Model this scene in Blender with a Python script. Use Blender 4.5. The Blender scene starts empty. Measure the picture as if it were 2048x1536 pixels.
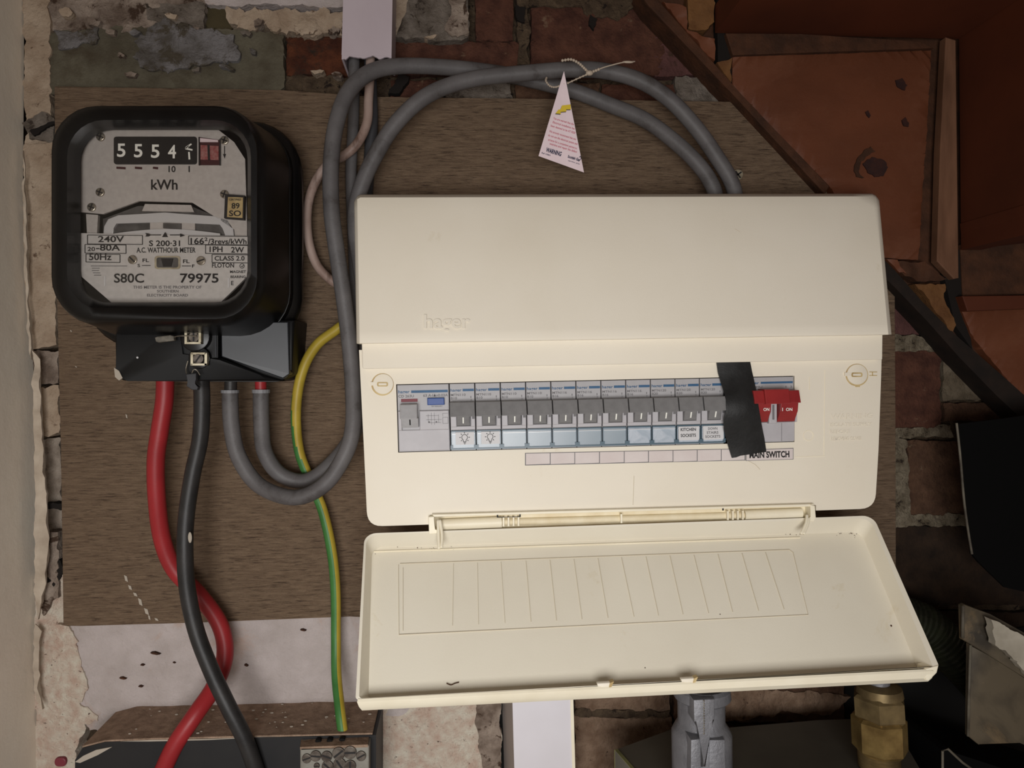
import bpy, bmesh, math, random
from mathutils import Vector, Matrix, noise
random.seed(7)
D = bpy.data
SC = bpy.context.scene
COL = SC.collection
R = math.radians

# ---------------------------------------------------------------- camera, world, lights, exposure
FPX = 1479.0                      # focal length in pixels of the 2048 x 1536 frame
CAMLOC = Vector((0.0, -0.60, 0.0))
YAW, PITCH, ROLL = R(4.2), R(-1.05), R(0.5)
fw = Vector((math.sin(YAW) * math.cos(PITCH), math.cos(YAW) * math.cos(PITCH), math.sin(PITCH)))
rt = fw.cross(Vector((0, 0, 1))).normalized()
up = rt.cross(fw).normalized()
rt2 = rt * math.cos(ROLL) - up * math.sin(ROLL)
up2 = up * math.cos(ROLL) + rt * math.sin(ROLL)
CR = Matrix((rt2, up2, -fw)).transposed()
cam = D.objects.new('camera', D.cameras.new('camera'))
COL.objects.link(cam)
cam.matrix_world = Matrix.Translation(CAMLOC) @ CR.to_4x4()
cam.data.sensor_width = 36.0
cam.data.lens = 36.0 * FPX / 2048.0
cam.data.clip_start = 0.01
cam.data.clip_end = 50
SC.camera = cam

w = D.worlds.new('world')
SC.world = w
w.use_nodes = True
w.node_tree.nodes['Background'].inputs[0].default_value = (1.0, 0.76, 0.62, 1)
w.node_tree.nodes['Background'].inputs[1].default_value = 0.11


def area(name, loc, target, sx, sy, power, colour):
    l = D.lights.new(name, 'AREA')
    l.shape = 'RECTANGLE'
    l.size, l.size_y, l.energy, l.color = sx, sy, power, colour
    o = D.objects.new(name, l)
    COL.objects.link(o)
    o.location = loc
    o.rotation_euler = (Vector(target) - Vector(loc)).to_track_quat('-Z', 'Y').to_euler()
    return o


door = area('doorway_light', (-0.06, -1.05, -0.17), (0.02, 0, -0.21), 0.50, 0.36, 2.75, (1.0, 0.985, 0.97))
door.data.spread = R(104)

SC.view_settings.view_transform = 'Standard'
SC.view_settings.look = 'None'
SC.view_settings.gamma = 1.0
SC.view_settings.exposure = 0.0
SC.view_settings.use_curve_mapping = False


def P(px, py, d=0.0):
    """the point at distance d in front of the mounting board that the picture shows at px, py"""
    v = CR @ Vector(((px - 1024) / FPX, -(py - 768) / FPX, -1.0))
    t = (-d - CAMLOC.y) / v.y
    return CAMLOC + v * t


def ppx(d, px=1024):
    return (0.60 - d) / FPX


# ---------------------------------------------------------------- materials
def lin(c):
    c = c / 255.0
    return c / 12.92 if c <= 0.04045 else ((c + 0.055) / 1.055) ** 2.4


def C(r, g, b, k=0.85):
    return tuple(min(0.9, lin(x) / k) for x in (r, g, b)) + (1.0,)


MATS = {}


def mat(name, c1, c2=None, rough=0.5, scale=40, detail=6, lo=0.35, hi=0.65, bump=0.0, bscale=200, metal=0.0, stretch=(1, 1, 1),
        c3=None, c3scale=15, c3lo=0.55, c3hi=0.62, spec=0.3, coat=0.0, distort=0.0, voro=None, rvar=0.0):
    m = D.materials.new(name)
    m.use_nodes = True
    nt = m.node_tree
    N, L = nt.nodes, nt.links
    b = N['Principled BSDF']
    b.inputs['Roughness'].default_value = rough
    b.inputs['Metallic'].default_value = metal
    b.inputs['Specular IOR Level'].default_value = spec
    b.inputs['Coat Weight'].default_value = coat
    b.inputs['Base Color'].default_value = c1
    MATS[name] = m
    tc = N.new('ShaderNodeTexCoord')
    mp = N.new('ShaderNodeMapping')
    mp.inputs['Scale'].default_value = stretch
    L.new(tc.outputs['Object'], mp.inputs['Vector'])
    vec = mp.outputs['Vector']

    def nz(sc, det, dist=0.0, rg=0.55):
        n = N.new('ShaderNodeTexNoise')
        n.inputs['Scale'].default_value = sc
        n.inputs['Detail'].default_value = det
        n.inputs['Roughness'].default_value = rg
        n.inputs['Distortion'].default_value = dist
        L.new(vec, n.inputs['Vector'])
        return n.outputs['Fac']

    def ramp(src, a, z):
        r = N.new('ShaderNodeMapRange')
        r.inputs['From Min'].default_value = a
        r.inputs['From Max'].default_value = z
        L.new(src, r.inputs['Value'])
        return r.outputs['Result']

    def mix(f, a, z):
        x = N.new('ShaderNodeMix')
        x.data_type = 'RGBA'
        L.new(f, x.inputs[0])
        for i, s in ((6, a), (7, z)):
            if isinstance(s, tuple):
                x.inputs[i].default_value = s
            else:
                L.new(s, x.inputs[i])
        return x.outputs[2]
    out = None
    if c2:
        out = mix(ramp(nz(scale, detail, distort), lo, hi), c1, c2)
    if c3:
        out = mix(ramp(nz(c3scale, 8, 0.4, 0.7), c3lo, c3hi), out or c1, c3)
    if voro:
        v = N.new('ShaderNodeTexVoronoi')
        v.inputs['Scale'].default_value = voro[0]
        L.new(vec, v.inputs['Vector'])
        r = ramp(v.outputs['Distance'], voro[1], voro[1] + 0.06)
        out = mix(r, voro[2], out or c1)
    if out:
        L.new(out, b.inputs['Base Color'])
    if rvar:
        r = N.new('ShaderNodeMapRange')
        r.inputs['To Min'].default_value = rough
        r.inputs['To Max'].default_value = rough + rvar
        L.new(nz(35, 6), r.inputs['Value'])
        L.new(r.outputs['Result'], b.inputs['Roughness'])
    if bump:
        bp = N.new('ShaderNodeBump')
        bp.inputs['Strength'].default_value = 1.0
        bp.inputs['Distance'].default_value = bump
        L.new(nz(bscale, 7, 0, 0.65), bp.inputs['Height'])
        L.new(bp.outputs['Normal'], b.inputs['Normal'])
    return m


def see_mat(name, tint, gloss, rough=0.05):
    m = D.materials.new(name)
    m.use_nodes = True
    N, L = m.node_tree.nodes, m.node_tree.links
    N.remove(N['Principled BSDF'])
    t = N.new('ShaderNodeBsdfTransparent')
    t.inputs[0].default_value = tint
    g = N.new('ShaderNodeBsdfGlossy')
    g.inputs['Roughness'].default_value = rough
    mx = N.new('ShaderNodeMixShader')
    mx.inputs[0].default_value = gloss
    L.new(t.outputs[0], mx.inputs[1])
    L.new(g.outputs[0], mx.inputs[2])
    L.new(mx.outputs[0], N['Material Output'].inputs['Surface'])
    MATS[name] = m


mat('cream', C(219, 212, 197), C(213, 205, 188), 0.6, 9, 4, 0.3, 0.7, bump=0.00006, bscale=900, c3=C(196, 184, 158), c3scale=20, c3lo=0.64, c3hi=0.80)
mat('cream_edge', C(226, 219, 198), C(218, 209, 186), 0.4, 30, bump=0.00005, bscale=700)
mat('cream_old', C(216, 206, 180), C(204, 190, 158), 0.5, 60, c3=C(150, 128, 88), c3scale=90, c3lo=0.66, c3hi=0.72)
mat('cream_in', C(211, 205, 189), C(204, 197, 180), 0.6, 10, 4, 0.3, 0.7, bump=0.00006, bscale=800, c3=C(190, 176, 142), c3scale=24, c3lo=0.62, c3hi=0.80)
mat('groove', C(150, 125, 80), C(190, 170, 125), 0.6, 60)
mat('groove_line', C(186, 177, 157), rough=0.6)
mat('plywood', C(114, 95, 76, 0.84), C(92, 74, 58, 0.86), 0.6, 85, 10, 0.32, 0.68, bump=0.0010, bscale=150, stretch=(1.0, 1, 11), c3=C(66, 51, 39, 0.9), c3scale=75, c3lo=0.52, c3hi=0.66, distort=0.4)
mat('plywood_dusty', C(122, 103, 82, 1.1), C(100, 83, 65, 1.1), 0.7, 55, 9, 0.34, 0.66, stretch=(1, 1, 11))
mat('black_gloss', C(8, 7, 7), C(12, 11, 11), 0.22, 60, spec=0.35, rvar=0.2)
mat('black_inner', C(12, 12, 12), rough=0.45)
mat('black_block', C(14, 14, 15), C(10, 10, 10), 0.42, 60, rvar=0.1)
mat('grey_block', C(44, 46, 50), C(36, 38, 41), 0.36, 30)
mat('black_box', C(22, 22, 24), C(30, 29, 29), 0.5, 30)
mat('dial', C(158, 153, 149, 0.68), C(150, 145, 141, 0.68), 0.45, 300)
mat('dial_low', C(168, 165, 162, 0.68), C(160, 157, 154, 0.68), 0.45, 300)
mat('dial_shine', C(185, 185, 186, 0.75), rough=0.3, metal=0.3)
mat('dial_dark', C(58, 56, 55), C(90, 88, 86), 0.4, 90)
mat('ink', C(28, 26, 26), rough=0.6)
mat('ink_grey', C(105, 103, 104), rough=0.6)
mat('digit', C(225, 225, 218), rough=0.5)
mat('drum_red', C(132, 62, 62), C(150, 108, 104), 0.5, 500)
mat('drum_dark', C(62, 30, 32), rough=0.4)
mat('brass_tag', C(170, 152, 110, 0.7), C(150, 130, 92, 0.7), 0.4, 200, metal=0.2)
mat('steel', C(170, 163, 150), C(120, 112, 100), 0.3, 200, metal=0.8)
mat('screw_dark', C(105, 98, 90), C(66, 58, 52), 0.45, 200, metal=0.5)
mat('zinc', C(190, 182, 160), C(150, 140, 118), 0.35, 150, metal=0.6)
mat('lead', C(112, 106, 96), C(84, 80, 72), 0.6, 300, bump=0.0003, bscale=600)
mat('red_cable', C(180, 50, 54, 1.4), C(164, 44, 48, 1.4), 0.42, 30, bump=0.00008, bscale=500)
mat('black_cable', C(32, 31, 31), C(44, 42, 41), 0.45, 60, bump=0.0001, bscale=400)
mat('grey_cable', C(98, 95, 95, 0.95), C(82, 79, 79, 0.95), 0.5, 40, bump=0.0002, bscale=400, c3=C(56, 50, 47), c3scale=40, c3lo=0.54, c3hi=0.75)
mat('grey_sheath', C(128, 128, 130), C(116, 115, 117), 0.5, 30)
mat('dark_cable', C(58, 58, 61), C(46, 46, 48), 0.5, 30)
mat('white_cable', C(160, 140, 130), C(128, 106, 96), 0.5, 50, stretch=(1, 1, 0.4), c3=C(92, 72, 62), c3scale=60, c3lo=0.52, c3hi=0.66)
mat('green', C(68, 122, 62, 1.0), C(54, 104, 50, 1.0), 0.42, 40)
mat('yellow', C(176, 154, 56, 1.0), C(156, 134, 46, 1.0), 0.42, 40)
mat('trunk_top', C(196, 184, 190, 1.06), C(190, 177, 183, 1.06), 0.45, 20)
mat('trunk_low', C(206, 203, 208), C(198, 194, 198), 0.45, 10)
mat('trunk_shaded', C(160, 150, 144), rough=0.55)  # darker copy of the white trunking plastic, side shade put into its colour
mat('brick_red', C(112, 72, 56, 1.15), C(80, 48, 38, 1.15), 0.9, 70, 9, bump=0.004, bscale=260, c3=C(150, 120, 96, 1.5), c3scale=60, c3lo=0.62, c3hi=0.68)
mat('brick_orange', C(124, 70, 44, 1.35), C(80, 42, 28, 1.35), 0.9, 70, 9, bump=0.004, bscale=260, c3=C(62, 48, 38, 1.3), c3scale=45, c3lo=0.52, c3hi=0.62)
mat('brick_purple', C(112, 74, 70, 1.15), C(90, 58, 54, 1.15), 0.85, 60, bump=0.003, bscale=260, c3=C(80, 56, 42, 1.4), c3scale=40)
mat('brick_brown', C(112, 82, 62, 1.15), C(78, 54, 40, 1.15), 0.9, 70, 9, bump=0.004, bscale=260, c3=C(140, 116, 92, 1.4), c3scale=75, c3lo=0.60, c3hi=0.67)
mat('brick_pale', C(138, 124, 104, 1.25), C(106, 92, 74, 1.25), 0.9, 65, 9, bump=0.004, bscale=260, c3=C(70, 54, 42), c3scale=70, c3lo=0.62, c3hi=0.68)
mat('brick_olive', C(84, 74, 50, 1.27), C(66, 58, 40, 1.27), 0.9, 30, bump=0.001, bscale=110)
mat('brick_shaded', C(70, 52, 38, 1.6), C(44, 32, 24, 1.6), 0.95, 60, 9, bump=0.003, bscale=220)  # darker brick copy, shade of the right-hand corner put into its colour
mat('mortar', C(124, 104, 82, 1.15), C(78, 62, 48, 1.15), 0.95, 90, 10, 0.32, 0.68, bump=0.008, bscale=220, c3=C(40, 30, 24), c3scale=80, c3lo=0.56, c3hi=0.61)
mat('mortar_pale', C(176, 162, 138, 1.2), C(118, 104, 84, 1.2), 0.95, 130, 10, 0.34, 0.66, bump=0.007, bscale=280, c3=C(52, 42, 34), c3scale=130, c3lo=0.59, c3hi=0.63)
mat('plaster_top', C(168, 152, 138), C(112, 96, 84), 0.9, 55, 10, 0.36, 0.62, bump=0.007, bscale=160, c3=C(74, 56, 44), c3scale=60, c3lo=0.55, c3hi=0.61)
mat('plaster_white', C(192, 181, 178, 1.0), C(172, 161, 156, 1.0), 0.8, 45, 9, 0.3, 0.7, bump=0.003, bscale=130, c3=C(166, 142, 128), c3scale=18, c3lo=0.55, c3hi=0.68)
mat('plaster_pink', C(216, 194, 178, 0.66), C(178, 154, 138, 0.62), 0.9, 130, 10, 0.34, 0.66, bump=0.005, bscale=350, c3=C(104, 80, 68), c3scale=300, c3lo=0.63, c3hi=0.67)
mat('plaster_cream', C(176, 158, 138), C(150, 130, 110), 0.85, 50, 9, bump=0.004, bscale=150, c3=C(100, 80, 64), c3scale=70, c3lo=0.60, c3hi=0.66)
mat('plaster_grey', C(132, 122, 112), C(98, 88, 78), 0.9, 90, 10, bump=0.006, bscale=200, c3=C(66, 56, 48), c3scale=90, c3lo=0.57, c3hi=0.63)
mat('stone_grey', C(150, 138, 126, 0.8), C(112, 100, 88, 0.8), 0.9, 80, 10, bump=0.004, bscale=200, c3=C(76, 64, 54), c3scale=80, c3lo=0.6, c3hi=0.66)
mat('brick_tan', C(142, 118, 98, 0.95), C(110, 86, 68, 0.95), 0.9, 80, 9, bump=0.004, bscale=260, c3=C(74, 54, 42), c3scale=110, c3lo=0.62, c3hi=0.66)
mat('wood_black', C(34, 24, 18), C(22, 16, 12), 0.8, 60)
mat('cement', C(106, 100, 84, 1.02), C(84, 77, 63, 1.02), 0.9, 50, 9, bump=0.002, bscale=350, c3=C(70, 60, 46), c3scale=25, c3lo=0.52, c3hi=0.72)
mat('cement_splash', C(150, 146, 146, 1.1), C(104, 98, 92, 1.05), 0.9, 75, 10, 0.38, 0.62, bump=0.008, bscale=160, c3=C(84, 76, 64), c3scale=55, c3lo=0.53, c3hi=0.60)
mat('paint_wall', C(200, 190, 176, 0.62), C(190, 180, 166, 0.62), 0.6, 6, 5, bump=0.0004, bscale=50)
mat('wood_orange', C(134, 76, 48, 1.58), C(108, 60, 36, 1.58), 0.6, 9, 6, 0.3, 0.7, stretch=(1, 1, 1.6), c3=C(144, 92, 66, 1.58), c3scale=6, c3lo=0.5, c3hi=0.8, bump=0.0003, bscale=90)
mat('wood_red', C(96, 46, 24, 1.15), C(78, 36, 18, 1.15), 0.7, 9, 6)
mat('wood_pale', C(146, 104, 78, 1.5), C(116, 80, 58, 1.5), 0.7, 30, 6, stretch=(3, 1, 0.6))
mat('wood_yellow', C(140, 98, 56, 1.35), C(112, 74, 42, 1.35), 0.8, 50, 8, bump=0.002, bscale=100)
mat('wood_dark', C(88, 54, 34, 1.2), C(62, 38, 24, 1.2), 0.8, 60, 6, bump=0.001, bscale=200)
mat('knot', C(50, 30, 28, 1.3), C(66, 36, 28, 1.3), 0.7, 160)
mat('case_metal', C(76, 72, 64, 0.5), C(64, 61, 54, 0.5), 0.5, 14, 5, c3=C(84, 80, 72, 0.7), c3scale=60, c3lo=0.62, c3hi=0.8)
mat('case_edge', C(140, 138, 92), C(112, 110, 72), 0.5, 60)
mat('cast_grey', C(128, 128, 132, 1.05), C(112, 112, 116, 1.05), 0.42, 70, metal=0.35, bump=0.0005, bscale=300)
mat('brass', C(168, 142, 90), C(120, 98, 60), 0.36, 60, metal=0.75)
mat('brass_old', C(128, 110, 76), C(92, 78, 54), 0.45, 60, metal=0.55)
mat('steel_sheet', C(96, 86, 70, 1.1), C(56, 50, 42, 1.1), 0.4, 22, 6, 0.40, 0.62, metal=0.2, distort=0.6, c3=C(128, 108, 80, 1.1), c3scale=16, c3lo=0.52, c3hi=0.66)
mat('steel_bright', C(196, 188, 172, 1.3), C(160, 152, 136, 1.3), 0.4, 26, 6, 0.4, 0.6)
mat('hose', C(38, 40, 28), C(26, 26, 20), 0.35, 60)
mat('panel_black', C(4, 4, 4), rough=0.8, spec=0.1)
mat('worn_edge', C(96, 90, 78), C(60, 54, 46), 0.6, 60)
mat('mcb', C(190, 188, 190, 1.23), C(184, 182, 184, 1.23), 0.45, 80)
mat('mcb_low', C(198, 195, 198, 1.19), C(190, 187, 190, 1.19), 0.45, 80)
mat('lever', C(116, 115, 115), C(108, 107, 107), 0.42, 200)
mat('lever_light', C(156, 155, 156), C(148, 147, 148), 0.42, 200)
mat('blue', C(62, 108, 150, 1.35), C(54, 98, 138, 1.35), 0.5, 100)
mat('blue_button', C(48, 84, 158, 1.3), rough=0.4)
mat('maroon', C(128, 52, 62, 1.2), rough=0.5)
mat('switch_red', C(172, 54, 54, 1.35), C(158, 48, 50, 1.35), 0.36, 60)
mat('paper', C(226, 216, 212, 1.1), C(220, 208, 204, 1.1), 0.7, 60)
mat('card', C(214, 196, 200), C(206, 188, 192), 0.6, 60)
mat('label_white', C(230, 229, 230, 1.25), rough=0.6)
mat('tape', C(34, 34, 34), C(26, 26, 26), 0.5, 90, bump=0.0002, bscale=500)
mat('clear_holder', C(176, 188, 198, 1.3), C(164, 178, 188, 1.3), 0.25, 30, spec=0.4)
mat('teal_edge', C(96, 118, 132, 1.3), rough=0.3)
mat('shine', C(222, 226, 230, 1.2), rough=0.15)
mat('holder_pale', C(212, 220, 230, 1.25), C(184, 196, 208, 1.25), 0.25, 90, distort=2)
mat('print_red', C(176, 96, 108), rough=0.7)
mat('print_navy', C(40, 40, 66), rough=0.7)
mat('bolt_yellow', C(196, 170, 40), rough=0.6)
mat('bead', C(168, 154, 138), rough=0.4)
mat('dust_brown', C(130, 110, 94, 0.46), C(104, 86, 72, 0.46), 0.9, 140, 9, bump=0.003, bscale=400, c3=C(186, 170, 156), c3scale=330, c3lo=0.69, c3hi=0.71)
mat('chip_white', C(176, 166, 152, 1.1), rough=0.8)
mat('resin', C(134, 132, 124), C(112, 108, 100), 0.55, 50)
mat('dark_gap', C(22, 17, 14), rough=0.9)
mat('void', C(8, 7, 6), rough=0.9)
mat('flap_paper', C(176, 163, 146), C(150, 136, 120), 0.85, 60)
see_mat('glass', (0.93, 0.92, 0.91, 1), 0.035, 0.03)
see_mat('clear_plastic', (0.90, 0.95, 0.98, 1), 0.10, 0.12)


# ---------------------------------------------------------------- object helpers
def root(name, label, cat, loc, group=None):
    o = D.objects.new(name, None)
    o.empty_display_size = 0.02
    COL.objects.link(o)
    o.location = loc
    o['label'] = label
    o['category'] = cat
    if group:
        o['group'] = group
    return o


def wloc(o):
    v = Vector((0, 0, 0))
    while o:
        v += o.location
        o = o.parent
    return v


def mk(name, bm, m, parent=None, smooth=False, label=None, cat=None, group=None, kind=None, auto=None):
    """link a bmesh given in world coordinates as one mesh object"""
    me = D.meshes.new(name)
    bmesh.ops.recalc_face_normals(bm, faces=bm.faces[:])
    if parent:
        off = wloc(parent)
    else:
        vs = [v.co for v in bm.verts]
        off = sum(vs, Vector()) / max(1, len(vs))
        if kind == 'structure':
            off = Vector((0, 0, 0))
    bmesh.ops.translate(bm, verts=bm.verts[:], vec=-off)
    bm.to_mesh(me)
    bm.free()
    for x in (m if isinstance(m, (list, tuple)) else [m]):
        me.materials.append(MATS[x])
    if smooth:
        for p in me.polygons:
            p.use_smooth = True
        if auto is not None:
            me.set_sharp_from_angle(angle=R(auto))
    o = D.objects.new(name, me)
    COL.objects.link(o)
    if parent:
        o.parent = parent
    else:
        o.location = off
    for k, v in (('label', label), ('category', cat), ('group', group), ('kind', kind)):
        if v:
            o[k] = v
    return o


def new():
    return bmesh.new()


def add_prism(bm, front, back, mi=0):
    """front, back: world loops of equal length"""
    f = [bm.verts.new(p) for p in front]
    b = [bm.verts.new(p) for p in back]
    n = len(f)
    fs = [bm.faces.new(f), bm.faces.new(b[::-1])]
    for i in range(n):
        fs.append(bm.faces.new((f[i], b[i], b[(i + 1) % n], f[(i + 1) % n])))
    for x in fs:
        x.material_index = mi
    return f, b, fs


def add_slab(bm, pts, d1, d0, mi=0, bev=0.0, seg=2):
    """pixel outline placed at distance d1, pushed straight back to d0"""
    dd = d1 if isinstance(d1, (list, tuple)) else [d1] * len(pts)
    F = [P(p[0], p[1], q) for p, q in zip(pts, dd)]
    B = [Vector((v.x, -d0, v.z)) for v in F]
    f, b, fs = add_prism(bm, F, B, mi)
    if bev:
        es = [e for e in fs[0].edges]
        r = bmesh.ops.bevel(bm, geom=es, offset=bev, segments=seg, profile=0.5, affect='EDGES', clamp_overlap=True)
        for x in r['faces']:
            x.material_index = mi
    return fs


def slab(name, pts, d1, d0, m, parent=None, bev=0.0, seg=2, **k):
    bm = new()
    add_slab(bm, pts, d1, d0, 0, bev, seg)
    return mk(name, bm, m, parent, **k)


def rect(x0, y0, x1, y1, sl=0.0, sx=0.0):
    """pixel rectangle whose horizontals rise by sl per pixel to the right and whose uprights lean by sx"""
    h = y1 - y0
    return [(x0, y0), (x1, y0 - sl * (x1 - x0)), (x1 + sx * h, y1 - sl * (x1 - x0)), (x0 + sx * h, y1)]


def rrect(x0, y0, x1, y1, r, n=6):
    rs = r if isinstance(r, (list, tuple)) else [r] * 4
    out = []
    for (cx, cy, a0, q) in ((x0 + rs[0], y0 + rs[0], 180, rs[0]), (x1 - rs[1], y0 + rs[1], 270, rs[1]), (x1 - rs[2], y1 - rs[2], 0, rs[2]), (x0 + rs[3], y1 - rs[3], 90, rs[3])):
        for i in range(n + 1):
            a = R(a0 + 90 * i / n)
            out.append((cx + q * math.cos(a), cy + q * math.sin(a)))
    return out


def round_poly(pts, rad, n=5):
    """round the corners of a pixel polygon; rad: one radius or a list"""
    out = []
    N = len(pts)
    for i in range(N):
        r = rad[i] if isinstance(rad, (list, tuple)) else rad
        p = Vector(pts[i])
        if r <= 0:
            out.append(tuple(p))
            continue
        a = (Vector(pts[i - 1]) - p)
        b = (Vector(pts[(i + 1) % N]) - p)
        r1 = min(r, a.length * 0.49, b.length * 0.49)
        A, B = p + a.normalized() * r1, p + b.normalized() * r1
        for k in range(n + 1):
            t = k / n
            out.append(tuple(A * (1 - t) ** 2 + p * 2 * t * (1 - t) + B * t * t))
    return out


def loft(bm, loops, mi=0, cap0=False, cap1=False, closed=True):
    V = [[bm.verts.new(p) for p in l] for l in loops]
    n = len(V[0])
    for a, b in zip(V[:-1], V[1:]):
        for i in range(n if closed else n - 1):
            j = (i + 1) % n
            f = bm.faces.new((a[i], a[j], b[j], b[i]))
            f.material_index = mi
    if cap0:
        bm.faces.new(V[0]).material_index = mi
    if cap1:
        bm.faces.new(V[-1][::-1]).material_index = mi
    return V


def catmull(pts, sub=8):
    pts = [Vector(p) for p in pts]
    q = [pts[0] * 2 - pts[1]] + pts + [pts[-1] * 2 - pts[-2]]
    out = []
    for i in range(1, len(q) - 2):
        a, b, c, d = q[i - 1], q[i], q[i + 1], q[i + 2]
        for k in range(sub):
            t = k / sub
            out.append(0.5 * ((2 * b) + (c - a) * t + (2 * a - 5 * b + 4 * c - d) * t * t + (3 * b - a - 3 * c + d) * t ** 3))
    out.append(pts[-1])
    return out


def add_tube(bm, path, rad, n=16, mi=0, cap=True, stripe=None):
    rings = []
    ref = None
    for i, p in enumerate(path):
        t = (path[min(i + 1, len(path) - 1)] - path[max(i - 1, 0)]).normalized()
        if ref is None:
            ref = t.cross(Vector((0, 1, 0)))
            if ref.length < 0.1:
                ref = t.cross(Vector((1, 0, 0)))
            ref.normalize()
        ref = (ref - t * ref.dot(t)).normalized()
        bi = t.cross(ref)
        r = rad(i / (len(path) - 1)) if callable(rad) else rad
        rings.append([bm.verts.new(p + (ref * math.cos(a) + bi * math.sin(a)) * r) for a in [2 * math.pi * k / n for k in range(n)]])
    for i, (a, b) in enumerate(zip(rings[:-1], rings[1:])):
        for k in range(n):
            f = bm.faces.new((a[k], a[(k + 1) % n], b[(k + 1) % n], b[k]))
            f.material_index = stripe(i / (len(rings) - 1), k / n) if stripe else mi
    if cap:
        bm.faces.new(rings[0][::-1]).material_index = mi
        bm.faces.new(rings[-1]).material_index = mi


def cable(name, pts, rpx, m, parent=None, sub=8, n=16, stripe=None, **k):
    """pts: (px, py, distance of the centre line)"""
    bm = new()
    path = catmull([P(*p) for p in pts], sub)
    d = sum(p[2] for p in pts) / len(pts)
    add_tube(bm, path, rpx * ppx(d), n, stripe=stripe)
    return mk(name, bm, m, parent, smooth=True, auto=50, **k)


def add_ball(bm, c, r, s=(1, 1, 1), mi=0, u=10, v=7):
    o = bmesh.ops.create_uvsphere(bm, u_segments=u, v_segments=v, radius=r, matrix=Matrix.Translation(c) @ Matrix.Diagonal((*s, 1)))
    for x in o['verts']:
        for f in x.link_faces:
            f.material_index = mi


def add_disc(bm, px, py, rpx, d1, d0, n=20, mi=0, bev=0.0, squash=1.0):
    pts = [(px + rpx * math.cos(2 * math.pi * i / n), py + rpx * squash * math.sin(2 * math.pi * i / n)) for i in range(n)]
    add_slab(bm, pts, d1, d0, mi, bev)


def add_line(bm, a, b, wpx, d, mi=0, th=0.0002):
    """thin printed or moulded line between two pixel points (x, y[, d])"""
    da = a[2] if len(a) > 2 else d
    db = b[2] if len(b) > 2 else d
    A, B = P(a[0], a[1], da), P(b[0], b[1], db)
    t = (B - A).normalized()
    s = t.cross(Vector((0, 1, 0))).normalized() * (wpx * ppx(d) / 2)
    q = [A - s, B - s, B + s, A + s]
    add_prism(bm, [v + Vector((0, -th, 0)) for v in q], [v + Vector((0, th, 0)) for v in q], mi)


def screw(name, px, py, rpx, d, parent, m='steel', slot=30, cross=False, h=0.0015, **k):
    bm = new()
    add_disc(bm, px, py, rpx, d + h, d - 0.001, 18, 0, bev=0.0004)
    a = R(slot)
    c, s = math.cos(a) * rpx * 0.85, math.sin(a) * rpx * 0.85
    add_line(bm, (px - c, py - s), (px + c, py + s), rpx * 0.28, d + h + 0.0001, 1, 0.0002)
    if cross:
        add_line(bm, (px + s, py - c), (px - s, py + c), rpx * 0.28, d + h + 0.0001, 1, 0.0002)
    return mk(name, bm, [m, 'ink'], parent, **k)


BOLD = 0.018


def text_mesh(s, ext=0.0):
    cu = D.curves.new('lettering', 'FONT')
    cu.body = s
    cu.size = 1.0
    cu.extrude = ext
    cu.offset = BOLD
    cu.resolution_u = 3
    o = D.objects.new('lettering', cu)
    COL.objects.link(o)
    me = D.meshes.new_from_object(o.evaluated_get(bpy.context.evaluated_depsgraph_get()))
    D.objects.remove(o)
    D.curves.remove(cu)
    return me


def add_text(bm, s, x, y, h, wd, place, mi=0, ang=0.0, thick=0.0):
    """s written with its baseline starting at x, y (place(x, y) -> world), h high, wd wide"""
    me = text_mesh(s)
    xs = [v.co.x for v in me.vertices]
    if not xs:
        return
    x0, x1 = min(xs), max(xs)
    kx = wd / (x1 - x0)
    ky = h / 0.70
    ca, sa = math.cos(ang), math.sin(ang)
    vs = []
    for v in me.vertices:
        a, b = (v.co.x - x0) * kx, v.co.y * ky
        vs.append(bm.verts.new(place(x + a * ca + b * sa, y + a * sa - b * ca)))
    fl = []
    for p in me.polygons:
        try:
            f = bm.faces.new([vs[i] for i in p.vertices])
            f.material_index = mi
            fl.append(f)
        except ValueError:
            pass
    D.meshes.remove(me)
    if thick:
        r = bmesh.ops.extrude_face_region(bm, geom=fl)
        for g in r['geom']:
            if isinstance(g, bmesh.types.BMVert):
                g.co.y -= thick


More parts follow.
